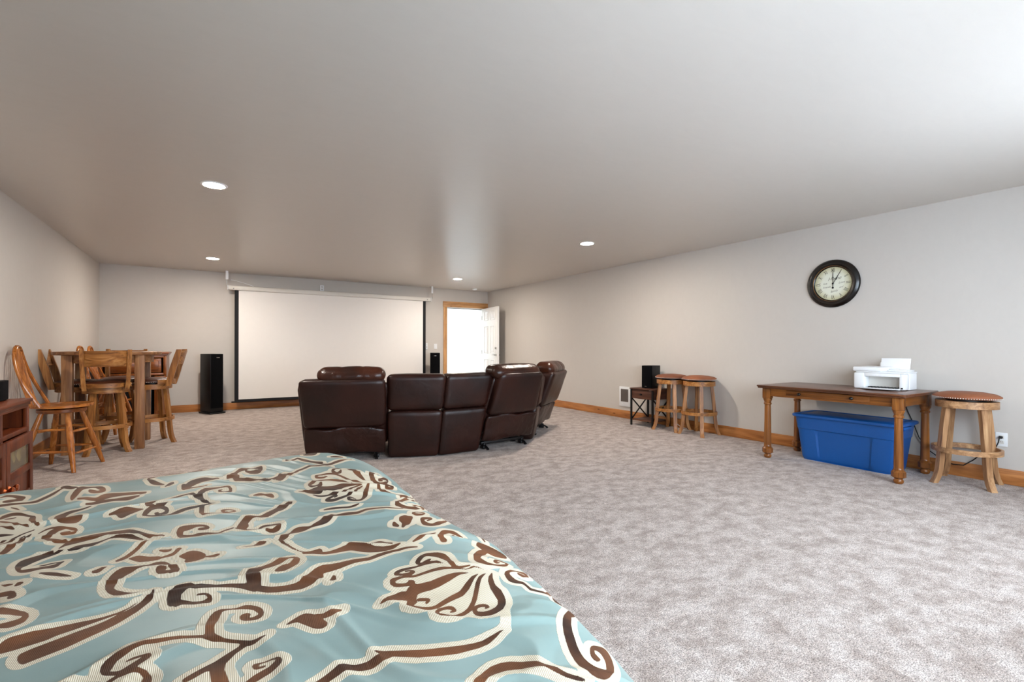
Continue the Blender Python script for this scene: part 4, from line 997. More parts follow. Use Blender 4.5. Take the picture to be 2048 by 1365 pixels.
SCROLLS = [[1358,1304,1325,1300,1304,1305,1299,1311,1299,1317,1311,1341,1358,1406],
[1358,1595,1346,1587,1281,1515,1226,1463,1172,1417,1130,1387,1074,1317,1046,1266,1020,1194,1014,1161,1013,1134,1018,1113,1027,1098,1040,1088,1061,1080,1067,1081,1072,1086,1096,1119,1107,1140,1114,1164,1114,1173,1110,1179,1100,1183,1091,1182,1080,1164,1087,1137,1070,1124,1055,1121,1048,1131,1048,1146,1056,1164,1071,1185,1088,1201,1112,1215,1181,1239,1202,1243,1208,1243,1212,1236,1203,1212,1183,1179,1133,1113,1098,1074,1070,1049,1046,1035,1022,1029,1001,1035,985,1050,974,1071,969,1098,968,1128,975,1173,987,1218,1000,1257,1024,1305,1050,1341,1085,1383,1124,1421,1235,1517,1358,1644],
[1358,1836,1295,1734,1234,1665,1178,1611,1109,1577,1061,1563,1030,1563,1031,1602,1028,1617,1022,1620,992,1618,974,1626,968,1638,969,1662,977,1701,983,1713,992,1725,1013,1737,1142,1796,1148,1797,1152,1791,1141,1752,1121,1727,1079,1704,1070,1703,1064,1705,1052,1717,1052,1722,1064,1736,1112,1736,1109,1744,1097,1749,1079,1746,1031,1730,1013,1720,1008,1713,1008,1683,1012,1662,1019,1654,1042,1650,1049,1645,1055,1594,1088,1595,1118,1607,1178,1648,1238,1704,1295,1774,1358,1868],
[1358,2007,1335,1971,1313,1950,1302,1962,1306,1983,1358,2082],
[1358,2046,1349,2019,1349,2011,1358,2031],
[1358,2386,1346,2373,1346,2322,1333,2262,1309,2196,1303,2187,1287,2175,1287,2181,1276,2196,1244,2226,1238,2246,1238,2280,1246,2322,1291,2427,1307,2447,1322,2457,1329,2442,1337,2415,1340,2417,1358,2453],
[1358,2774,1339,2730,1329,2694,1321,2643,1317,2589,1307,2574,1295,2567,1289,2593,1288,2625,1301,2679,1333,2769,1358,2824],
[1358,2921,1283,2781,1205,2653,1127,2538,1055,2448,1001,2391,950,2347,908,2321,893,2318,884,2321,875,2333,872,2343,872,2367,884,2403,902,2445,917,2467,935,2483,984,2490,989,2484,983,2469,968,2445,956,2432,923,2412,922,2418,929,2430,952,2448,950,2449,920,2436,917,2432,912,2409,915,2388,920,2378,926,2376,932,2377,1036,2457,1075,2496,1109,2537,1154,2600,1202,2679,1358,2976],
[1358,3252,1328,3191,1289,3126,1280,3117,1279,3120,1290,3159,1358,3358],
[1358,3323,1346,3276,1344,3264,1346,3261,1358,3289],
[1358,3517,1313,3384,1274,3279,1240,3198,1205,3128,1170,3069,1136,3022,1019,2883,936,2745,938,2730,944,2712,953,2702,965,2695,986,2694,1019,2711,1043,2731,1070,2760,1106,2805,1130,2841,1130,2848,1127,2851,1118,2849,1047,2781,1037,2758,1022,2736,1007,2732,1002,2736,1009,2754,1028,2787,1124,2883,1172,2935,1184,2946,1190,2948,1178,2912,1144,2838,1118,2792,1082,2740,1046,2696,1016,2668,992,2653,968,2644,938,2639,920,2642,911,2648,907,2655,898,2685,893,2689,896,2709,932,2781,951,2832,980,2882,1037,2949,1091,2999,1118,3029,1153,3078,1189,3138,1229,3218,1271,3314,1315,3429,1358,3555],
[1358,3613,1316,3486,1274,3372,1196,3198,1169,3149,1139,3102,1112,3066,1085,3037,1064,2994,1040,2968,1010,2941,1007,2942,1007,2946,1009,2961,1024,3003,983,3011,953,3028,929,3053,916,3087,913,3120,917,3168,942,3273,953,3292,956,3280,993,3309,977,3304,944,3302,936,3303,929,3309,925,3321,923,3342,924,3381,938,3507,951,3567,965,3614,971,3624,977,3617,998,3632,1040,3675,1040,3664,1031,3633,979,3558,960,3411,965,3375,974,3363,983,3362,1004,3375,1028,3403,1046,3435,1047,3447,1047,3462,1043,3468,1028,3458,1001,3429,1013,3417,1010,3401,1004,3388,980,3376,975,3378,974,3384,983,3429,1004,3474,1055,3536,1067,3545,1073,3542,1076,3524,1075,3504,1059,3435,1034,3366,1010,3324,1013,3323,1058,3347,1066,3342,1067,3321,1061,3286,1040,3210,1025,3173,1013,3155,995,3145,986,3145,980,3150,974,3162,971,3177,973,3195,980,3214,986,3221,1010,3226,1007,3209,994,3198,998,3194,1010,3198,1028,3214,1034,3246,1030,3264,1016,3277,1007,3279,998,3277,986,3269,948,3231,944,3183,945,3141,949,3114,958,3090,971,3072,989,3059,1010,3053,1031,3055,1076,3081,1115,3113,1148,3150,1182,3201,1217,3267,1250,3341,1286,3436,1358,3664],
[1358,4168,1340,4145,1331,4142,1326,4149,1324,4176,1329,4269,1327,4353,1331,4380,1337,4389,1346,4389,1352,4377,1358,4353],
[1358,4306,1346,4335,1347,4293,1349,4239,1352,4224,1358,4216],
[1358,4374,1348,4398,1337,4412,1322,4424,1310,4425,1268,4401,1279,4326,1279,4308,1274,4294,1271,4291,1269,4293,1261,4344,1245,4395,1232,4416,1233,4428,1238,4443,1253,4468,1265,4478,1286,4487,1301,4490,1316,4489,1328,4484,1340,4473,1358,4440],
[1358,4591,1340,4565,1322,4524,1318,4527,1317,4539,1312,4587,1314,4605,1324,4638],
[-1123,4638,-1138,4611,-1162,4598,-1165,4596,-1167,4599,-1166,4608,-1130,4638],
[-665,4638,-619,4627,-583,4624,-475,4627,-466,4637,-433,4632,-426,4620,-427,4611,-499,4593,-556,4583,-604,4574,-655,4576,-679,4584,-712,4614,-727,4619,-823,4596,-827,4608,-823,4619,-770,4638],
[-138,4638,-91,4607,-70,4598,-52,4594,-34,4595,48,4611,51,4605,47,4598,-4,4563,-43,4544,-67,4538,-97,4539,-139,4550,-160,4563,-181,4594,-190,4583,-196,4582,-202,4587,-209,4605,-209,4638],
[196,4638,197,4620,194,4602,177,4566,194,4547,212,4540,233,4541,236,4554,245,4566,272,4595,308,4611,341,4616,359,4609,371,4592,372,4563,362,4536,356,4530,347,4532,311,4525,239,4504,206,4501,185,4508,173,4518,152,4544,134,4544,125,4553,99,4599,100,4611,104,4620,140,4624,147,4629,149,4638],
[766,4638,797,4626,869,4607,930,4599,932,4596,929,4590,908,4589,866,4588,791,4599,758,4611,714,4638],
[989,4638,1022,4604,1040,4592,1058,4585,1091,4581,1121,4583,1157,4589,1193,4586,1241,4571,1286,4550,1289,4545,1286,4541,1268,4542,1220,4542,1160,4532,1136,4534,1094,4545,1061,4558,1034,4574,998,4603,961,4638],
[1041,4638,1037,4631,1028,4628,1019,4629,1021,4638],
[1233,4638,1265,4605,1267,4602,1265,4597,1257,4602,1206,4638],
[938,1026,920,1035,897,1053,854,1104,833,1123,800,1148,779,1159,749,1171,716,1171,695,1166,647,1143,637,1149,635,1161,638,1170,650,1179,686,1201,716,1212,749,1211,779,1201,821,1173,845,1151,906,1071,950,1029,947,1023,941,1025],
[707,1305,638,1314,593,1330,527,1364,458,1418,434,1405,392,1398,377,1400,332,1415,317,1416,281,1404,242,1384,236,1384,229,1398,229,1407,233,1414,305,1452,320,1456,332,1452,353,1441,371,1438,392,1438,425,1443,410,1461,412,1467,416,1468,452,1452,554,1390,614,1364,656,1348,698,1337,734,1332,779,1333,812,1338,812,1333,779,1318,740,1307,710,1305],
[794,1419,767,1431,755,1446,752,1464,758,1493,740,1479,722,1470,704,1467,689,1470,662,1483,641,1500,630,1518,630,1536,638,1554,650,1564,668,1566,689,1562,701,1554,707,1542,709,1524,703,1512,695,1510,680,1514,680,1522,692,1527,692,1530,686,1539,677,1544,665,1545,653,1543,646,1536,645,1530,665,1506,683,1492,701,1490,722,1496,749,1514,776,1546,797,1581,833,1654,859,1692,878,1706,899,1716,900,1713,865,1674,845,1638,800,1547,770,1506,785,1515,797,1514,809,1510,817,1503,822,1494,821,1477,815,1471,803,1472,802,1479,808,1485,806,1488,797,1493,785,1494,779,1491,772,1482,773,1470,788,1456,812,1453,836,1464,854,1485,865,1512,868,1590,881,1647,898,1683,926,1717,929,1716,910,1668,898,1617,897,1602,903,1569,899,1527,892,1500,880,1473,854,1435,842,1426,827,1419,812,1416,797,1418],
[1136,1495,1133,1500,1134,1512,1145,1539,1166,1575,1195,1611,1248,1668,1298,1714,1322,1728,1337,1727,1342,1722,1344,1713,1337,1692,1306,1644,1274,1605,1235,1564,1199,1531,1166,1506,1148,1496,1139,1495],
[77,1505,73,1512,74,1521,95,1537,134,1557,154,1575,146,1583,116,1586,110,1584,109,1572,125,1574,127,1569,125,1563,119,1560,104,1561,96,1566,92,1587,98,1599,110,1595,149,1592,158,1588,165,1578,168,1566,167,1551,160,1539,143,1526,101,1505,80,1505],
[14,1515,5,1524,0,1539,-6,1572,-10,1622,-22,1617,-46,1598,-55,1595,-67,1594,-72,1602,-72,1611,65,1725,67,1728,62,1737,20,1772,-4,1786,-37,1820,-79,1847,-106,1858,-145,1864,-181,1874,-199,1869,-208,1863,-241,1829,-250,1785,-235,1774,-223,1771,-180,1806,-181,1809,-187,1810,-220,1808,-221,1812,-214,1818,-205,1823,-193,1824,-169,1821,-160,1817,-155,1803,-156,1788,-165,1776,-187,1755,-160,1729,-147,1701,-143,1677,-144,1656,-150,1644,-160,1640,-168,1650,-172,1668,-166,1704,-178,1726,-190,1732,-226,1734,-247,1719,-253,1728,-253,1740,-233,1752,-259,1771,-268,1781,-276,1803,-277,1824,-269,1845,-235,1882,-220,1895,-208,1899,-127,1885,-91,1874,-25,1834,-25,1887,-22,1929,-13,1966,-1,1989,17,1997,59,1976,86,1983,104,1971,122,1948,131,1932,136,1914,138,1890,134,1869,128,1858,119,1852,110,1850,95,1852,83,1857,74,1870,69,1887,69,1905,71,1913,77,1919,89,1921,98,1912,101,1902,95,1880,104,1878,113,1880,119,1885,122,1893,110,1926,95,1944,74,1959,38,1975,23,1977,21,1974,-1,1866,1,1830,8,1812,26,1786,95,1725,110,1722,134,1731,137,1731,138,1728,122,1712,104,1701,92,1701,80,1708,53,1682,29,1644,26,1611,40,1530,35,1518,26,1519,17,1514],
[629,1569,608,1575,591,1587,574,1605,561,1626,557,1629,555,1641,569,1682,551,1694,477,1713,479,1718,500,1729,518,1745,539,1755,563,1759,581,1749,590,1763,601,1773,560,1793,548,1805,540,1830,545,1857,551,1865,557,1868,578,1866,596,1861,598,1863,572,1883,569,1889,572,1908,581,1920,593,1926,608,1929,626,1929,656,1923,677,1924,679,1926,673,1938,672,1953,674,1965,684,1983,695,1995,707,2003,725,2008,740,2008,770,1998,785,1990,800,1975,810,1956,815,1923,811,1845,813,1821,821,1811,842,1802,863,1798,864,1794,860,1789,820,1791,833,1780,842,1776,866,1786,875,1785,889,1773,907,1752,905,1748,878,1772,869,1776,845,1769,833,1770,782,1807,755,1818,713,1824,638,1819,625,1824,602,1840,587,1843,569,1841,558,1833,565,1818,584,1805,593,1802,602,1803,605,1813,608,1815,623,1803,627,1791,622,1776,632,1767,680,1758,755,1767,782,1766,806,1758,834,1740,833,1734,806,1737,794,1736,749,1718,701,1706,665,1703,632,1707,614,1704,601,1677,602,1665,599,1653,580,1632,605,1607,626,1596,638,1593,653,1594,722,1625,761,1637,836,1705,872,1719,839,1683,800,1630,764,1598,752,1593,701,1582,653,1569,632,1569],
[623,1620,621,1629,628,1641,606,1656,602,1665,603,1671,608,1678,617,1676,640,1659,646,1647,641,1630,626,1620],
[287,1674,275,1680,263,1693,225,1758,212,1761,190,1758,191,1763,203,1776,239,1800,254,1799,267,1788,278,1775,284,1775,302,1762,329,1764,361,1752,360,1746,353,1739,335,1728,323,1727,299,1733,297,1731,308,1704,308,1692,305,1683,290,1673],
[-196,1679,-211,1689,-215,1698,-212,1704,-196,1693,-193,1680],
[-268,1737,-313,1760,-349,1782,-353,1791,-352,1795,-349,1794,-268,1751,-264,1743,-265,1735],
[938,1772,930,1776,923,1783,906,1824,902,1839,903,1860,921,1911,944,1951,968,1980,986,1993,1002,1998,991,2046,1001,2070,1010,2080,1064,2096,1088,2095,1121,2087,1130,2082,1137,2073,1144,2049,1166,2016,1142,1980,1121,1961,1082,1938,1061,1933,1049,1934,1043,1934,1031,1941,1016,1962,1013,1962,939,1872,953,1826,964,1812,977,1803,989,1801,1007,1805,1048,1824,1047,1827,1025,1839,1010,1841,1003,1839,1010,1833,1019,1831,1017,1824,995,1811,988,1812,984,1827,989,1843,1001,1855,1019,1862,1040,1862,1067,1851,1071,1842,1063,1824,1037,1796,1016,1783,983,1774,941,1771],
[797,1818,791,1845,784,1911,773,1939,758,1960,737,1975,722,1978,710,1971,689,1950,695,1943,716,1947,737,1944,737,1934,727,1926,755,1907,771,1875,770,1867,740,1899,722,1908,707,1910,653,1905,617,1907,586,1896,601,1884,623,1878,635,1882,629,1887,614,1891,612,1896,614,1901,635,1899,644,1893,650,1878,647,1863,640,1854,623,1845,641,1839,710,1851,743,1852,764,1845,794,1820],
[-478,1970,-488,1983,-498,2007,-502,2028,-499,2041,-475,2054,-409,2076,-334,2107,-307,2124,-276,2151,-397,2104,-424,2097,-451,2082,-523,2070,-550,2068,-556,2075,-563,2091,-566,2106,-556,2127,-544,2138,-499,2155,-439,2158,-382,2156,-358,2153,-322,2153,-283,2163,-256,2181,-232,2214,-230,2211,-247,2181,-269,2157,-256,2166,-235,2189,-202,2242,-196,2259,-193,2286,-189,2283,-186,2262,-186,2217,-193,2196,-226,2135,-283,2069,-316,2041,-385,2001,-451,1979,-475,1968],
[356,1984,352,1992,353,2004,368,2039,374,2041,379,2028,378,2007,374,1998,359,1986],
[254,2001,185,2025,155,2043,125,2075,119,2075,113,2080,77,2130,50,2154,8,2173,-58,2192,-79,2212,-85,2209,-101,2184,-101,2148,-64,2113,-40,2101,-22,2106,-23,2115,-31,2129,-55,2140,-57,2148,-55,2151,-28,2142,-18,2130,-10,2112,-7,2094,-10,2076,-13,2071,-19,2071,-37,2080,-58,2085,-97,2111,-115,2102,-121,2114,-130,2116,-133,2120,-139,2136,-144,2181,-143,2220,-136,2246,-124,2263,-109,2272,-91,2275,-79,2268,-61,2245,-40,2239,2,2199,47,2186,95,2162,97,2166,95,2199,98,2232,104,2255,113,2269,137,2279,167,2287,221,2312,260,2322,278,2317,288,2301,289,2268,283,2235,275,2212,266,2199,218,2168,203,2170,191,2177,188,2190,191,2207,203,2226,218,2240,236,2241,238,2235,233,2228,248,2240,266,2265,266,2271,260,2277,248,2278,209,2256,167,2244,152,2233,139,2217,143,2163,140,2112,170,2084,206,2066,239,2061,260,2064,317,2117,338,2128,353,2129,401,2118,458,2121,509,2112,518,2116,554,2139,596,2148,635,2145,674,2136,707,2118,722,2108,725,2103,722,2096,671,2117,617,2120,581,2111,554,2098,518,2075,506,2071,455,2076,398,2068,341,2070,338,2047,332,2034,281,2005,257,2000],
[848,2100,842,2104,838,2115,842,2154,838,2160,840,2175,866,2210,896,2241,908,2247,920,2249,947,2238,955,2229,959,2217,959,2190,957,2181,963,2157,959,2146,953,2140,920,2203,914,2205,905,2203,878,2190,872,2178,864,2148,871,2130,869,2115,860,2099,851,2099],
[1085,2137,1082,2142,1081,2181,1106,2216,1133,2246,1157,2266,1181,2280,1205,2287,1181,2256,1136,2222,1106,2190,1099,2181,1098,2157,1086,2139],
[590,2154,557,2161,527,2179,512,2199,491,2247,482,2258,467,2262,407,2259,386,2263,374,2272,347,2305,314,2329,316,2355,289,2418,259,2541,264,2574,281,2612,293,2624,317,2624,344,2662,353,2670,362,2674,377,2673,392,2667,419,2645,431,2643,464,2669,527,2735,548,2752,566,2760,573,2757,579,2742,584,2737,632,2743,662,2737,689,2725,707,2728,746,2748,758,2750,770,2748,787,2739,800,2728,852,2667,878,2652,908,2643,909,2637,905,2631,893,2631,866,2638,843,2649,794,2692,761,2709,746,2711,734,2708,692,2685,674,2681,644,2689,608,2690,572,2704,560,2698,515,2646,494,2630,458,2620,422,2625,380,2608,323,2600,316,2595,308,2575,287,2556,275,2529,288,2481,294,2439,310,2388,325,2358,338,2351,350,2349,388,2355,391,2337,385,2307,395,2302,413,2303,449,2315,497,2337,509,2338,521,2333,539,2316,556,2292,580,2241,601,2214,626,2195,641,2190,665,2187,667,2184,662,2175,626,2158,593,2154],
[716,2153,714,2163,719,2174,764,2205,791,2214,860,2228,861,2223,857,2217,803,2201,782,2190,752,2169,717,2154],
[917,2171,911,2174,911,2178,914,2183,920,2182,927,2178,923,2169,920,2170],
[635,2199,602,2250,573,2268,575,2278,584,2284,611,2289,620,2283,626,2274,644,2217,641,2206,635,2199],
[-571,2205,-592,2217,-600,2235,-602,2250,-562,2266,-556,2275,-555,2289,-592,2318,-619,2325,-630,2343,-638,2370,-638,2379,-634,2382,-589,2358,-562,2335,-544,2307,-534,2271,-534,2235,-538,2224,-547,2213,-559,2205,-568,2204],
[-265,2280,-295,2292,-316,2307,-334,2333,-347,2370,-355,2421,-356,2472,-350,2517,-337,2545,-319,2560,-286,2558,-259,2573,-250,2574,-235,2571,-211,2592,-196,2593,-178,2585,-166,2569,-125,2478,-116,2439,-119,2415,-124,2404,-130,2398,-145,2398,-169,2412,-187,2431,-196,2449,-201,2481,-199,2502,-193,2508,-184,2508,-169,2496,-164,2487,-162,2475,-163,2466,-168,2460,-157,2451,-147,2451,-172,2537,-184,2550,-205,2554,-232,2532,-256,2523,-262,2525,-298,2481,-310,2460,-317,2439,-321,2406,-321,2370,-310,2347,-283,2318,-256,2298,-232,2291,-232,2285,-241,2281,-250,2278,-262,2279],
[773,2363,770,2370,773,2382,804,2433,807,2469,824,2505,833,2515,860,2528,868,2523,871,2511,888,2499,886,2487,878,2471,830,2406,818,2396,806,2395,776,2364],
[761,2393,750,2418,751,2427,761,2452,776,2472,782,2475,786,2469,783,2424,775,2406,764,2393],
[-625,2450,-631,2451,-637,2460,-640,2472,-640,2487,-664,2495,-670,2503,-680,2535,-679,2545,-673,2543,-646,2535,-631,2518,-621,2496,-614,2469,-614,2454,-616,2451,-622,2450],
[917,2504,910,2508,906,2538,914,2555,932,2580,935,2582,938,2575,947,2588,1001,2608,1016,2609,1017,2604,1005,2580,980,2542,956,2517,935,2507,920,2504],
[5,2519,-10,2526,-26,2541,-27,2550,-25,2552,-7,2547,17,2548,26,2543,28,2538,23,2525,17,2520,8,2519],
[-85,2526,-97,2528,-101,2532,-105,2550,-101,2565,-124,2600,-127,2613,-124,2619,-94,2644,-85,2646,-76,2644,-61,2632,-46,2611,-28,2576,-25,2559,-31,2534,-61,2525,-82,2525],
[176,2544,170,2547,161,2547,113,2565,113,2570,116,2571,161,2561,164,2571,170,2578,197,2597,218,2598,220,2595,212,2562,191,2543,179,2543],
[935,2553,950,2551,971,2558,988,2571,980,2574,965,2577,935,2564,935,2553],
[-403,2558,-415,2563,-420,2574,-421,2586,-403,2596,-391,2613,-376,2613,-374,2604,-391,2563,-400,2557],
[-637,2567,-646,2572,-649,2583,-647,2607,-643,2610,-638,2607,-628,2600,-624,2586,-628,2572,-634,2567],
[-484,2568,-517,2584,-568,2620,-595,2647,-597,2655,-589,2657,-562,2648,-535,2629,-478,2573,-477,2568,-478,2566,-481,2567],
[-670,2595,-679,2599,-694,2620,-698,2634,-691,2629,-685,2623,-673,2619,-658,2607,-656,2598,-667,2595],
[-241,2616,-268,2623,-283,2641,-315,2694,-316,2704,-307,2710,-292,2717,-280,2715,-241,2678,-202,2658,-194,2646,-175,2653,-157,2664,-151,2675,-140,2715,-136,2718,-130,2718,-121,2709,-120,2700,-139,2646,-148,2633,-157,2630,-193,2626,-199,2616,-238,2615],
[1331,2677,1330,2679,1344,2718,1352,2725,1340,2688,1334,2679],
[-355,2682,-361,2694,-361,2711,-334,2746,-289,2839,-280,2846,-265,2867,-244,2875,-239,2874,-238,2868,-260,2847,-280,2813,-304,2744,-319,2712,-334,2693,-355,2682],
[-643,2691,-661,2702,-673,2718,-688,2751,-701,2793,-712,2847,-713,2877,-712,2901,-703,2919,-676,2941,-658,2950,-616,2959,-610,2940,-583,2959,-565,2963,-549,2985,-538,2993,-493,2990,-469,2992,-454,3000,-427,3023,-400,3028,-367,3019,-337,2999,-289,2934,-283,2919,-268,2907,-268,2898,-298,2919,-301,2925,-334,2951,-382,2994,-406,3005,-421,3005,-430,3001,-487,2932,-496,2925,-511,2918,-526,2916,-559,2926,-568,2945,-571,2944,-586,2935,-637,2889,-658,2858,-668,2826,-674,2778,-670,2744,-667,2738,-658,2734,-643,2733,-577,2760,-570,2772,-568,2788,-584,2784,-598,2763,-604,2760,-616,2761,-622,2770,-622,2782,-609,2790,-592,2809,-574,2810,-565,2810,-562,2807,-556,2813,-550,2811,-547,2805,-552,2724,-556,2709,-562,2704,-568,2703,-589,2706,-628,2691,-640,2690],
[-181,2690,-190,2697,-209,2727,-208,2742,-194,2733,-169,2721,-160,2727,-158,2715,-161,2697,-166,2691,-178,2689],
[263,2690,251,2700,233,2724,235,2742,239,2743,254,2730,266,2725,281,2735,290,2745,289,2748,260,2767,242,2774,230,2768,212,2743,206,2750,164,2776,140,2796,104,2832,102,2841,104,2846,111,2841,113,2863,131,2922,140,2941,152,2957,161,2965,176,2969,182,2967,203,2947,221,2945,236,2952,314,3055,356,3096,365,3106,374,3110,380,3109,389,3115,395,3104,401,3102,404,3087,401,3072,353,3003,332,2979,329,2978,323,2982,290,2936,257,2903,239,2893,230,2894,206,2915,191,2917,185,2914,176,2902,163,2868,166,2847,165,2826,152,2799,164,2790,206,2763,213,2787,230,2799,245,2800,281,2785,308,2764,310,2742,302,2713,296,2704,284,2694,266,2689],
[20,2804,-19,2828,-28,2828,-55,2821,-73,2823,-115,2837,-130,2845,-136,2852,-145,2877,-154,2940,-151,2989,-142,3011,-127,3015,-94,3010,-55,2991,-34,2975,-22,2957,-13,2936,-10,2919,-13,2904,-22,2899,-40,2902,-58,2912,-63,2925,-61,2945,-27,2937,-40,2952,-61,2963,-73,2961,-94,2944,-124,2936,-124,2898,-109,2884,-91,2873,-82,2870,-61,2876,-43,2871,-19,2859,17,2829,26,2825,35,2829,53,2844,95,2856,98,2855,98,2843,56,2827,32,2804,23,2804],
[671,2817,644,2827,545,2844,544,2856,548,2864,569,2873,590,2877,614,2871,683,2847,704,2845,745,2847,743,2835,722,2826,689,2814,674,2816],
[-202,2910,-214,2918,-232,2918,-250,2931,-255,2916,-259,2915,-337,3029,-352,3045,-370,3053,-382,3054,-472,3047,-505,3041,-583,3016,-590,3009,-604,2987,-607,3000,-595,3054,-634,3077,-649,3093,-676,3141,-697,3188,-706,3195,-713,3213,-714,3228,-705,3306,-697,3324,-683,3330,-700,3332,-715,3329,-727,3318,-740,3297,-742,3295,-744,3306,-732,3330,-720,3345,-703,3351,-676,3349,-658,3341,-604,3303,-595,3292,-588,3273,-581,3234,-585,3210,-598,3203,-625,3206,-637,3212,-646,3226,-654,3252,-655,3270,-652,3274,-640,3277,-616,3272,-613,3257,-632,3243,-616,3229,-610,3232,-607,3237,-598,3264,-640,3306,-661,3295,-667,3288,-670,3276,-674,3228,-679,3192,-625,3126,-586,3073,-550,3103,-520,3114,-487,3121,-430,3122,-361,3108,-340,3088,-286,3010,-241,2951,-232,2945,-220,2955,-217,2955,-211,2950,-200,2928,-199,2913,-202,2910],
[758,2913,734,2926,722,2940,713,2956,705,2976,703,2994,707,3027,716,3043,722,3044,730,3039,741,3012,754,2970,752,2960,749,2961,734,3000,725,3015,722,3012,731,2981,741,2964,755,2950,764,2945,773,2947,785,2967,800,3010,830,3124,860,3216,878,3254,899,3291,902,3295,902,3291,871,3183,843,3063,824,2997,811,2964,791,2931,776,2916,761,2912],
[611,3003,593,3015,584,3028,581,3045,585,3066,596,3082,646,3117,593,3110,578,3112,563,3119,548,3136,530,3177,529,3189,533,3200,557,3164,569,3153,581,3147,599,3145,662,3154,689,3164,773,3224,823,3243,779,3245,743,3240,725,3232,686,3206,674,3203,659,3205,623,3223,614,3224,608,3221,587,3192,575,3186,561,3189,540,3204,515,3232,492,3273,461,3299,461,3306,464,3309,482,3299,497,3296,533,3313,566,3325,590,3330,578,3336,551,3337,545,3340,536,3353,531,3369,531,3399,539,3431,551,3445,573,3456,608,3465,650,3466,686,3456,722,3434,752,3407,770,3381,785,3336,798,3270,836,3258,839,3249,844,3249,842,3238,782,3204,698,3136,662,3117,665,3105,665,3090,656,3070,638,3062,637,3069,644,3082,612,3060,612,3057,626,3052,641,3053,689,3067,722,3085,746,3105,767,3127,794,3182,806,3201,821,3216,845,3232,842,3219,829,3195,782,3110,764,3086,731,3058,695,3035,659,3019,629,3002,614,3002],
[-805,3029,-811,3036,-816,3057,-811,3117,-794,3252,-785,3291,-774,3312,-772,3316,-769,3315,-767,3303,-773,3252,-778,3093,-787,3041,-796,3031,-802,3030],
[41,3084,-22,3101,-43,3100,-49,3108,-57,3132,-62,3174,-64,3289,-109,3278,-127,3271,-166,3231,-184,3221,-199,3219,-211,3222,-277,3259,-295,3274,-319,3301,-325,3303,-331,3330,-327,3387,-316,3427,-304,3444,-316,3444,-322,3448,-328,3460,-335,3501,-336,3537,-328,3577,-319,3592,-313,3594,-289,3584,-277,3583,-178,3622,-157,3627,-124,3629,-112,3638,-106,3636,-100,3628,-82,3574,-77,3630,-64,3668,-49,3692,-40,3694,-31,3691,-7,3677,41,3657,71,3662,80,3659,89,3648,95,3634,105,3585,104,3534,101,3516,95,3502,89,3498,80,3498,56,3509,41,3527,31,3552,29,3588,32,3600,35,3602,54,3597,54,3585,44,3582,43,3579,59,3553,74,3549,83,3552,89,3558,84,3609,77,3626,71,3631,5,3629,-28,3617,-37,3607,-41,3597,-52,3547,-46,3471,-31,3406,-10,3354,-1,3344,14,3335,16,3327,14,3320,-7,3329,-10,3307,-39,3297,-39,3153,-28,3137,-7,3124,26,3113,53,3112,43,3132,40,3162,44,3177,56,3179,77,3170,95,3157,107,3142,114,3123,114,3102,104,3091,74,3082,44,3083],
[71,3114,105,3123,84,3150,74,3155,58,3144,64,3132,74,3129,75,3120,71,3114],
[-850,3192,-855,3204,-854,3213,-826,3249,-790,3307,-786,3294,-820,3228,-847,3194],
[-859,3226,-863,3237,-863,3246,-816,3321,-799,3339,-769,3360,-765,3357,-766,3349,-790,3331,-805,3316,-831,3264,-856,3227],
[314,3248,302,3260,278,3305,266,3322,212,3340,210,3351,212,3362,225,3369,242,3376,251,3375,257,3371,274,3345,302,3338,311,3331,317,3317,321,3294,321,3264,316,3249],
[-214,3252,-205,3252,-199,3255,-172,3295,-151,3317,-133,3328,-112,3332,-58,3330,-52,3334,-46,3330,-17,3336,-37,3362,-58,3399,-67,3426,-76,3476,-118,3600,-130,3610,-145,3608,-175,3596,-217,3573,-253,3551,-271,3537,-286,3519,-301,3492,-292,3481,-287,3453,-277,3451,-283,3509,-277,3491,-271,3485,-247,3492,-226,3504,-223,3499,-220,3471,-237,3429,-221,3399,-213,3369,-208,3330,-209,3285,-214,3267,-220,3263,-244,3273,-254,3273,-217,3253],
[787,3276,792,3276,777,3315,755,3357,734,3377,668,3430,644,3436,614,3432,590,3423,560,3399,551,3390,554,3381,563,3372,575,3368,587,3370,596,3377,602,3394,614,3391,617,3378,615,3354,610,3336,603,3327,617,3319,638,3314,734,3304,755,3296,785,3277],
[-265,3279,-274,3306,-274,3331,-256,3329,-253,3318,-258,3315,-247,3302,-238,3306,-229,3321,-228,3339,-240,3369,-253,3385,-268,3390,-283,3386,-289,3380,-293,3372,-307,3312,-289,3294,-268,3280],
[854,3302,830,3321,809,3349,747,3525,734,3549,719,3566,701,3576,677,3580,653,3576,632,3563,613,3537,622,3525,636,3516,650,3514,661,3525,655,3546,656,3559,659,3561,671,3556,677,3546,677,3528,671,3506,659,3492,647,3486,623,3486,605,3494,596,3508,594,3534,599,3561,608,3578,635,3599,656,3607,680,3612,704,3611,721,3606,719,3621,720,3645,731,3679,755,3704,785,3718,815,3721,824,3719,836,3711,857,3684,878,3630,885,3591,889,3543,894,3345,890,3328,857,3477,842,3602,826,3663,818,3676,809,3684,797,3687,788,3686,761,3668,738,3642,749,3614,758,3608,767,3614,775,3624,779,3648,782,3648,785,3642,787,3618,779,3583,770,3572,751,3573,771,3528,820,3387,860,3315,861,3306,857,3300],
[-835,3327,-859,3332,-886,3331,-896,3354,-895,3368,-865,3353,-838,3336,-835,3334,-835,3327],
[-421,3329,-433,3344,-451,3391,-460,3397,-481,3396,-485,3417,-442,3456,-421,3465,-412,3466,-400,3462,-361,3435,-334,3424,-331,3413,-385,3364,-406,3336,-412,3330,-418,3329],
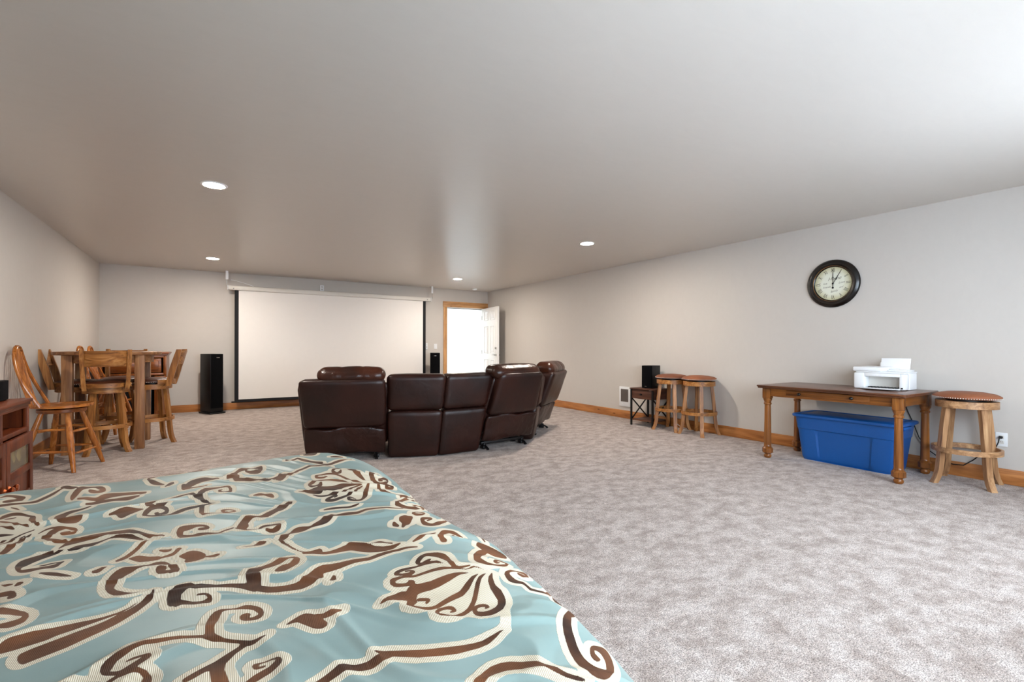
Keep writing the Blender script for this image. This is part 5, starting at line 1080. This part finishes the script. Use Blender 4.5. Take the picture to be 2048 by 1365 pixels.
[-625,3353,-646,3361,-661,3370,-685,3391,-694,3404,-706,3431,-717,3468,-729,3519,-733,3558,-732,3585,-728,3603,-700,3651,-691,3662,-682,3669,-649,3682,-607,3725,-603,3717,-604,3706,-634,3659,-664,3618,-675,3594,-680,3558,-684,3459,-670,3441,-655,3435,-664,3456,-672,3486,-674,3507,-670,3520,-628,3531,-616,3523,-610,3513,-601,3489,-595,3459,-593,3402,-598,3372,-602,3360,-610,3353,-622,3353],
[-760,3386,-774,3396,-787,3415,-814,3474,-837,3558,-847,3633,-889,3679,-907,3691,-922,3695,-934,3693,-940,3687,-963,3642,-967,3638,-978,3669,-979,3699,-977,3723,-970,3739,-958,3750,-943,3751,-928,3745,-907,3731,-841,3662,-835,3661,-821,3621,-793,3480,-778,3436,-757,3397,-757,3385],
[-850,3389,-886,3413,-916,3441,-924,3462,-925,3479,-904,3464,-889,3448,-853,3404,-849,3396,-849,3390],
[-796,3389,-835,3415,-856,3436,-910,3524,-952,3577,-959,3597,-958,3608,-928,3579,-901,3546,-883,3520,-853,3466,-799,3403,-795,3390],
[-641,3462,-637,3461,-628,3467,-625,3462,-619,3483,-628,3487,-634,3484,-646,3468,-643,3464],
[380,3582,359,3591,358,3615,365,3633,326,3628,308,3631,293,3638,260,3662,176,3732,131,3761,125,3767,119,3786,116,3837,113,3845,104,3854,83,3854,80,3861,80,3898,104,3975,113,3990,128,3991,149,4032,161,4048,170,4055,188,4057,209,4053,269,4021,299,4010,305,4013,310,3999,311,3975,305,3918,297,3894,290,3881,275,3868,266,3868,248,3876,230,3892,221,3904,204,3951,198,3975,197,3996,179,3996,164,3986,152,3966,147,3951,156,3894,155,3831,152,3808,179,3774,212,3756,266,3709,296,3687,311,3680,332,3676,350,3679,365,3688,380,3702,389,3726,398,3730,410,3728,425,3722,437,3706,458,3694,461,3684,476,3688,593,3812,626,3839,644,3848,665,3853,695,3852,716,3845,728,3835,748,3807,746,3791,743,3790,713,3809,698,3812,656,3805,623,3790,605,3776,539,3711,482,3664,461,3655,431,3653,404,3598,395,3586,383,3582],
[-931,3618,-946,3626,-953,3648,-952,3651,-934,3648,-922,3656,-910,3665,-904,3641,-919,3620,-928,3617],
[-448,3726,-493,3751,-508,3756,-529,3756,-556,3751,-601,3734,-610,3735,-625,3742,-637,3750,-641,3765,-640,3777,-613,3784,-597,3795,-597,3798,-619,3806,-649,3825,-691,3858,-697,3873,-700,3903,-646,3876,-619,3859,-610,3856,-604,3857,-598,3869,-588,3912,-577,3930,-565,3938,-553,3942,-532,3944,-514,3940,-361,3862,-358,3855,-360,3822,-388,3810,-397,3830,-421,3830,-466,3842,-496,3845,-523,3838,-562,3810,-511,3800,-391,3802,-386,3780,-388,3763,-421,3729,-436,3724,-445,3725],
[-157,3746,-165,3759,-172,3795,-177,3876,-175,3901,-172,3914,-166,3920,-160,3914,-154,3898,-141,3951,-131,3969,-121,3979,-103,3990,-79,3999,-67,3999,-49,3994,-31,3982,-7,3956,37,3891,38,3876,35,3870,-31,3898,-46,3900,-61,3892,-89,3861,-123,3801,-121,3798,-64,3784,-49,3789,-31,3802,-28,3789,-31,3778,-46,3762,-61,3753,-112,3757,-151,3752,-155,3747],
[-931,3817,-985,3882,-991,3896,-991,3904,-958,3874,-934,3831,-930,3819],
[731,3848,719,3860,653,3970,625,3996,608,4023,599,4052,578,4147,545,4095,521,4063,503,4055,482,4059,482,4080,488,4101,527,4129,584,4185,587,4185,627,4110,660,4032,680,4006,725,3975,725,3957,719,3932,713,3923,706,3927,731,3907,749,3905,761,3911,812,3957,878,4004,916,4041,950,4083,950,4071,941,4049,911,4010,848,3940,761,3858,749,3850,734,3847],
[-718,3856,-735,3912,-746,3981,-749,4077,-744,4143,-745,4146,-761,4131,-772,4130,-787,4141,-817,4171,-856,4002,-874,3951,-886,3932,-892,3927,-904,3925,-952,3937,-988,3937,-1006,3932,-1039,3911,-1047,3927,-1052,3948,-1052,3960,-1021,3977,-1003,3978,-970,3968,-937,3964,-916,3966,-904,3972,-894,3990,-865,4086,-834,4164,-829,4185,-832,4189,-838,4202,-842,4224,-835,4253,-829,4262,-823,4258,-784,4193,-772,4182,-748,4170,-744,4164,-742,4152,-733,4174,-724,4182,-697,4176,-667,4183,-640,4182,-628,4177,-619,4169,-604,4140,-591,4086,-585,4023,-592,3983,-598,3974,-610,3965,-631,3963,-646,3975,-661,4003,-673,4045,-679,4089,-679,4101,-676,4108,-661,4098,-631,4065,-620,4077,-646,4130,-655,4141,-661,4144,-670,4142,-694,4120,-704,4104,-709,4071,-711,3927,-715,3857],
[-268,3911,-271,3933,-254,4002,-247,4011,-241,4013,-226,4012,-221,3987,-223,3967,-243,3930,-266,3912],
[252,3951,263,3950,272,3954,284,3976,275,3982,239,3992,215,3996,209,3995,208,3993,219,3972,227,3962,251,3951],
[-283,3978,-298,3983,-307,3990,-331,4019,-346,4043,-364,4086,-388,4174,-386,4242,-387,4290,-393,4329,-409,4391,-411,4407,-407,4446,-400,4482,-385,4512,-364,4532,-340,4546,-316,4550,-313,4546,-315,4536,-340,4506,-358,4479,-395,4407,-370,4377,-343,4350,-325,4336,-313,4333,-301,4339,-269,4365,-253,4375,-187,4395,-184,4396,-183,4392,-184,4370,-196,4347,-204,4323,-207,4290,-199,4251,-175,4204,-175,4185,-241,4204,-261,4215,-295,4241,-307,4245,-319,4241,-328,4234,-355,4202,-372,4176,-373,4173,-355,4145,-277,4000,-275,3981,-277,3977,-280,3977],
[-1033,3989,-1048,3993,-1055,4008,-1057,4023,-1039,4048,-1015,4052,-1004,4059,-1027,4085,-1051,4102,-1066,4103,-1087,4091,-1093,4114,-1077,4146,-1072,4151,-1060,4152,-1027,4135,-982,4098,-976,4091,-970,4075,-966,4050,-968,4026,-967,4002,-1000,4007,-1006,4004,-1018,3991,-1030,3989],
[839,4098,815,4101,810,4104,815,4132,845,4149,854,4151,871,4146,902,4135,896,4108,872,4100,842,4098],
[-43,4194,-119,4227,-144,4245,-157,4262,-157,4322,-134,4344,-103,4362,-43,4387,-43,4358,-64,4323,-71,4290,-64,4257,-43,4222,-40,4206,-43,4194],
[686,4194,659,4209,640,4227,638,4244,656,4330,686,4352,710,4363,737,4368,748,4359,753,4347,757,4329,756,4293,745,4251,725,4212,713,4199,704,4194,689,4193],
[-844,4322,-871,4358,-878,4386,-875,4401,-893,4428,-921,4458,-1027,4554,-1042,4561,-1066,4564,-1114,4562,-1147,4556,-1171,4557,-1213,4566,-1219,4575,-1220,4587,-1216,4593,-1171,4582,-1138,4579,-1108,4579,-1054,4586,-1042,4585,-1021,4577,-982,4550,-943,4512,-902,4464,-871,4417,-850,4444,-838,4454,-823,4454,-799,4439,-820,4478,-850,4542,-857,4566,-861,4602,-858,4617,-856,4621,-853,4620,-829,4585,-775,4480,-760,4465,-721,4443,-712,4441,-703,4447,-684,4491,-700,4501,-730,4473,-739,4470,-745,4479,-751,4503,-752,4527,-749,4542,-742,4554,-727,4562,-700,4561,-676,4551,-664,4537,-654,4509,-650,4473,-652,4440,-659,4416,-664,4409,-676,4403,-706,4403,-739,4409,-766,4404,-778,4412,-793,4431,-796,4417,-815,4407,-824,4395,-830,4374,-837,4326,-841,4323],
[1028,4353,1010,4401,983,4446,907,4539,893,4550,881,4554,848,4554,849,4536,842,4524,786,4512,746,4493,664,4422,620,4376,584,4423,567,4437,541,4452,539,4461,541,4476,545,4482,566,4484,587,4478,606,4455,626,4414,672,4479,695,4503,710,4512,761,4532,809,4556,842,4569,875,4580,899,4580,914,4573,926,4561,963,4512,985,4479,1013,4425,1029,4389,1035,4368,1031,4354],
[956,4359,911,4371,899,4380,878,4404,877,4413,881,4425,887,4426,929,4407,961,4383,965,4379,966,4371,962,4359,959,4357],
[-1150,4436,-1192,4468,-1195,4485,-1165,4475,-1153,4476,-1135,4487,-1118,4506,-1132,4511,-1156,4512,-1168,4516,-1192,4529,-1196,4539,-1195,4547,-1171,4550,-1135,4540,-1099,4542,-1078,4512,-1073,4491,-1078,4479,-1117,4445,-1135,4436,-1147,4435],
[-277,4530,-286,4534,-292,4540,-314,4575,-313,4587,-293,4581,-277,4574,-252,4551,-253,4532,-256,4530,-274,4529],
[246,4542,281,4543,335,4552,337,4554,332,4562,317,4568,284,4565,263,4557,248,4544]]
GROUNDS = [[422,868,11,380,880,35,341,908,34,313,934,23],
[408,855,15,360,821,35,323,815,33,295,833,23],
[425,827,13,389,776,38,357,763,23,334,768,22],
[441,821,10,422,774,18,400,738,19],
[435,751,15,421,696,9,411,673,9],
[422,1650,9,396,1749,30,367,1791,44,317,1767,27],
[396,1625,30,334,1606,52,278,1603,29],
[416,1596,10,387,1526,29,354,1529,30,310,1531,22],
[384,1686,44,316,1700,33],
[-402,1714,9,-433,1758,33,-474,1784,48],
[-402,1684,13,-414,1652,33,-436,1639,60],
[-477,1907,6,-512,1958,5],
[324,572,1,314,585,9]]

def comforter_mesh():
    H_ = 0.55
    us = np.concatenate([np.arange(CXL - H_, -1.50, 0.03), np.arange(-1.50, -0.62, 0.009), np.arange(-0.62, 0.70, 0.0035), np.arange(0.70, CX0 + H_, 0.012)])
    vv = np.concatenate([np.arange(-0.22, 0.40, 0.012), np.arange(0.40, 2.30, 0.0035), np.arange(2.30, CY0 + H_, 0.012)])
    nu, nv = len(us), len(vv)
    def sdf(strokes):
        D = np.full((nv, nu), 0.05)
        for s in strokes:
            P = np.array(s, float).reshape(-1, 3) / 1000.0
            if len(P) > 2:
                Q = [];
                for i in range(len(P) - 1):
                    p0, p1, p2, p3 = P[max(i - 1, 0)], P[i], P[i + 1], P[min(i + 2, len(P) - 1)]
                    for q in (0, 0.25, 0.5, 0.75):
                        q2, q3 = q * q, q * q * q
                        c = 0.5 * (2 * p1 + (p2 - p0) * q + (2 * p0 - 5 * p1 + 4 * p2 - p3) * q2 + (3 * p1 - p0 - 3 * p2 + p3) * q3)
                        c[2] = p1[2] + (p2[2] - p1[2]) * q; Q.append(c)
                Q.append(P[-1]); P = np.array(Q)
            for a, b in zip(P[:-1], P[1:]):
                mg = max(a[2], b[2]) + 0.03
                i0, i1 = np.searchsorted(us, [min(a[0], b[0]) - mg, max(a[0], b[0]) + mg]); j0, j1 = np.searchsorted(vv, [min(a[1], b[1]) - mg, max(a[1], b[1]) + mg])
                if i1 <= i0 or j1 <= j0: continue
                X, Y = np.meshgrid(us[i0:i1], vv[j0:j1]); d = b[:2] - a[:2]; L = max(1e-9, d @ d)
                q = np.clip(((X - a[0]) * d[0] + (Y - a[1]) * d[1]) / L, 0, 1)
                dist = np.hypot(X - a[0] - q * d[0], Y - a[1] - q * d[1]) - (a[2] + (b[2] - a[2]) * q)
                D[j0:j1, i0:i1] = np.minimum(D[j0:j1, i0:i1], dist)
        return D
    def outlines(polys):
        # signed distance to closed outlines (half millimetres), negative inside
        D = np.full((nv, nu), 0.05); inside = np.zeros((nv, nu), bool)
        for s in polys:
            P = np.array(s, float).reshape(-1, 2) / 2000.0; Q = np.roll(P, -1, 0)
            for a, b in zip(P, Q):
                mg = 0.022
                i0, i1 = np.searchsorted(us, [min(a[0], b[0]) - mg, max(a[0], b[0]) + mg]); j0, j1 = np.searchsorted(vv, [min(a[1], b[1]) - mg, max(a[1], b[1]) + mg])
                if i1 > i0 and j1 > j0:
                    X, Y = np.meshgrid(us[i0:i1], vv[j0:j1]); d = b - a; L = max(1e-12, d @ d)
                    q = np.clip(((X - a[0]) * d[0] + (Y - a[1]) * d[1]) / L, 0, 1)
                    D[j0:j1, i0:i1] = np.minimum(D[j0:j1, i0:i1], np.hypot(X - a[0] - q * d[0], Y - a[1] - q * d[1]))
                if a[1] != b[1]:
                    k0, k1 = np.searchsorted(vv, [min(a[1], b[1]), max(a[1], b[1])])
                    for k in range(k0, k1):
                        x = a[0] + (vv[k] - a[1]) / (b[1] - a[1]) * (b[0] - a[0]); inside[k, :np.searchsorted(us, x)] ^= True
        return np.where(inside, -D, D)
    def shifted(polys, w, su):
        # the woven motif repeats every 0.82 m across and 0.83 m along the cloth
        out = list(polys)
        for dx in (-1, 0, 1):
            for dy in (-1, 0, 1):
                if dx == 0 and dy == 0: continue
                for s in polys:
                    P = np.array(s, float).reshape(-1, w); P[:, 0] += dx * 0.82 * su; P[:, 1] += dy * 0.83 * su
                    u, v = P[:, 0] / su, P[:, 1] / su
                    if (u.max() < -0.53 or u.min() > 0.60 or v.min() > 2.18 or v.max() < 0.46) and u.min() > -1.6 and v.min() > -0.1: out.append(P.ravel())
        return out
    A = outlines(shifted(SCROLLS, 2, 2000.0)); G = np.minimum(A - 0.0125, sdf(GROUNDS))
    U, Vv = np.meshgrid(us, vv)
    X, Y, Z = bed_map(U, Vv)
    # soft folds of the quilted cloth
    rng = np.random.RandomState(4)
    def lattice(x, y, seed):
        r = np.random.RandomState(seed).rand(64, 64)
        xi, yi = np.floor(x).astype(int), np.floor(y).astype(int); fx, fy = x - xi, y - yi; fx = fx * fx * (3 - 2 * fx); fy = fy * fy * (3 - 2 * fy)
        g = lambda a, b: r[a % 64, b % 64]
        return (g(xi, yi) * (1 - fx) + g(xi + 1, yi) * fx) * (1 - fy) + (g(xi, yi + 1) * (1 - fx) + g(xi + 1, yi + 1) * fx) * fy - 0.5
    ca, sa = math.cos(-0.42), math.sin(-0.42)
    a_ = U * ca + Vv * sa; b_ = -U * sa + Vv * ca
    wob = lattice(U * 2.2, Vv * 2.2, 1) * 0.5
    w = 0.013 * lattice(a_ * 1.7 + 3, b_ * 4.2 + wob * 3, 2) + 0.009 * lattice(a_ * 3.1, b_ * 9 + wob * 5, 3)
    rdg = 1 - np.abs(2 * lattice(a_ * 1.9 + 9, b_ * 6.5 + wob * 6, 5)) * 2
    rd2 = 1 - np.abs(2 * lattice(a_ * 3.3 + 20, b_ * 11 + wob * 9, 8)) * 2
    w += 0.013 * np.clip(rdg - 0.6, 0, 1) ** 1.1 + 0.012 * np.clip(rd2 - 0.55, 0, 1) ** 1.1 + 0.005 * lattice(a_ * 9, b_ * 22, 6)
    flat = np.clip((CX0 + 0.30 - U) / 0.2, 0.25, 1)
    Z = Z + w * flat
    Z = np.maximum(Z, 0.045)
    co = np.stack([X, Y, Z], -1).reshape(-1, 3).astype(np.float32)
    me = bpy.data.meshes.new('comforter')
    idx = np.arange(nu * nv).reshape(nv, nu)
    quads = np.stack([idx[:-1, :-1], idx[:-1, 1:], idx[1:, 1:], idx[1:, :-1]], -1).reshape(-1, 4)
    nf = len(quads)
    me.vertices.add(len(co)); me.vertices.foreach_set('co', co.ravel())
    me.loops.add(nf * 4); me.loops.foreach_set('vertex_index', quads.ravel().astype(np.int32))
    me.polygons.add(nf); me.polygons.foreach_set('loop_start', np.arange(0, nf * 4, 4, dtype=np.int32)); me.polygons.foreach_set('loop_total', np.full(nf, 4, dtype=np.int32))
    me.polygons.foreach_set('use_smooth', np.ones(nf, dtype=bool))
    me.update(calc_edges=True)
    for nme, arr in (('scroll', A), ('ground', G)):
        at = me.attributes.new(nme, 'FLOAT', 'POINT'); at.data.foreach_set('value', arr.ravel().astype(np.float32))
    at = me.attributes.new('cloth', 'FLOAT_VECTOR', 'POINT'); at.data.foreach_set('vector', np.stack([U, Vv, U * 0], -1).reshape(-1).astype(np.float32))
    me.materials.append(M['comforter'])
    return me
o = bpy.data.objects.new('comforter', comforter_mesh()); COL.objects.link(o)
tag(o, 'teal comforter with brown and cream scroll pattern spread over the bed', 'comforter')
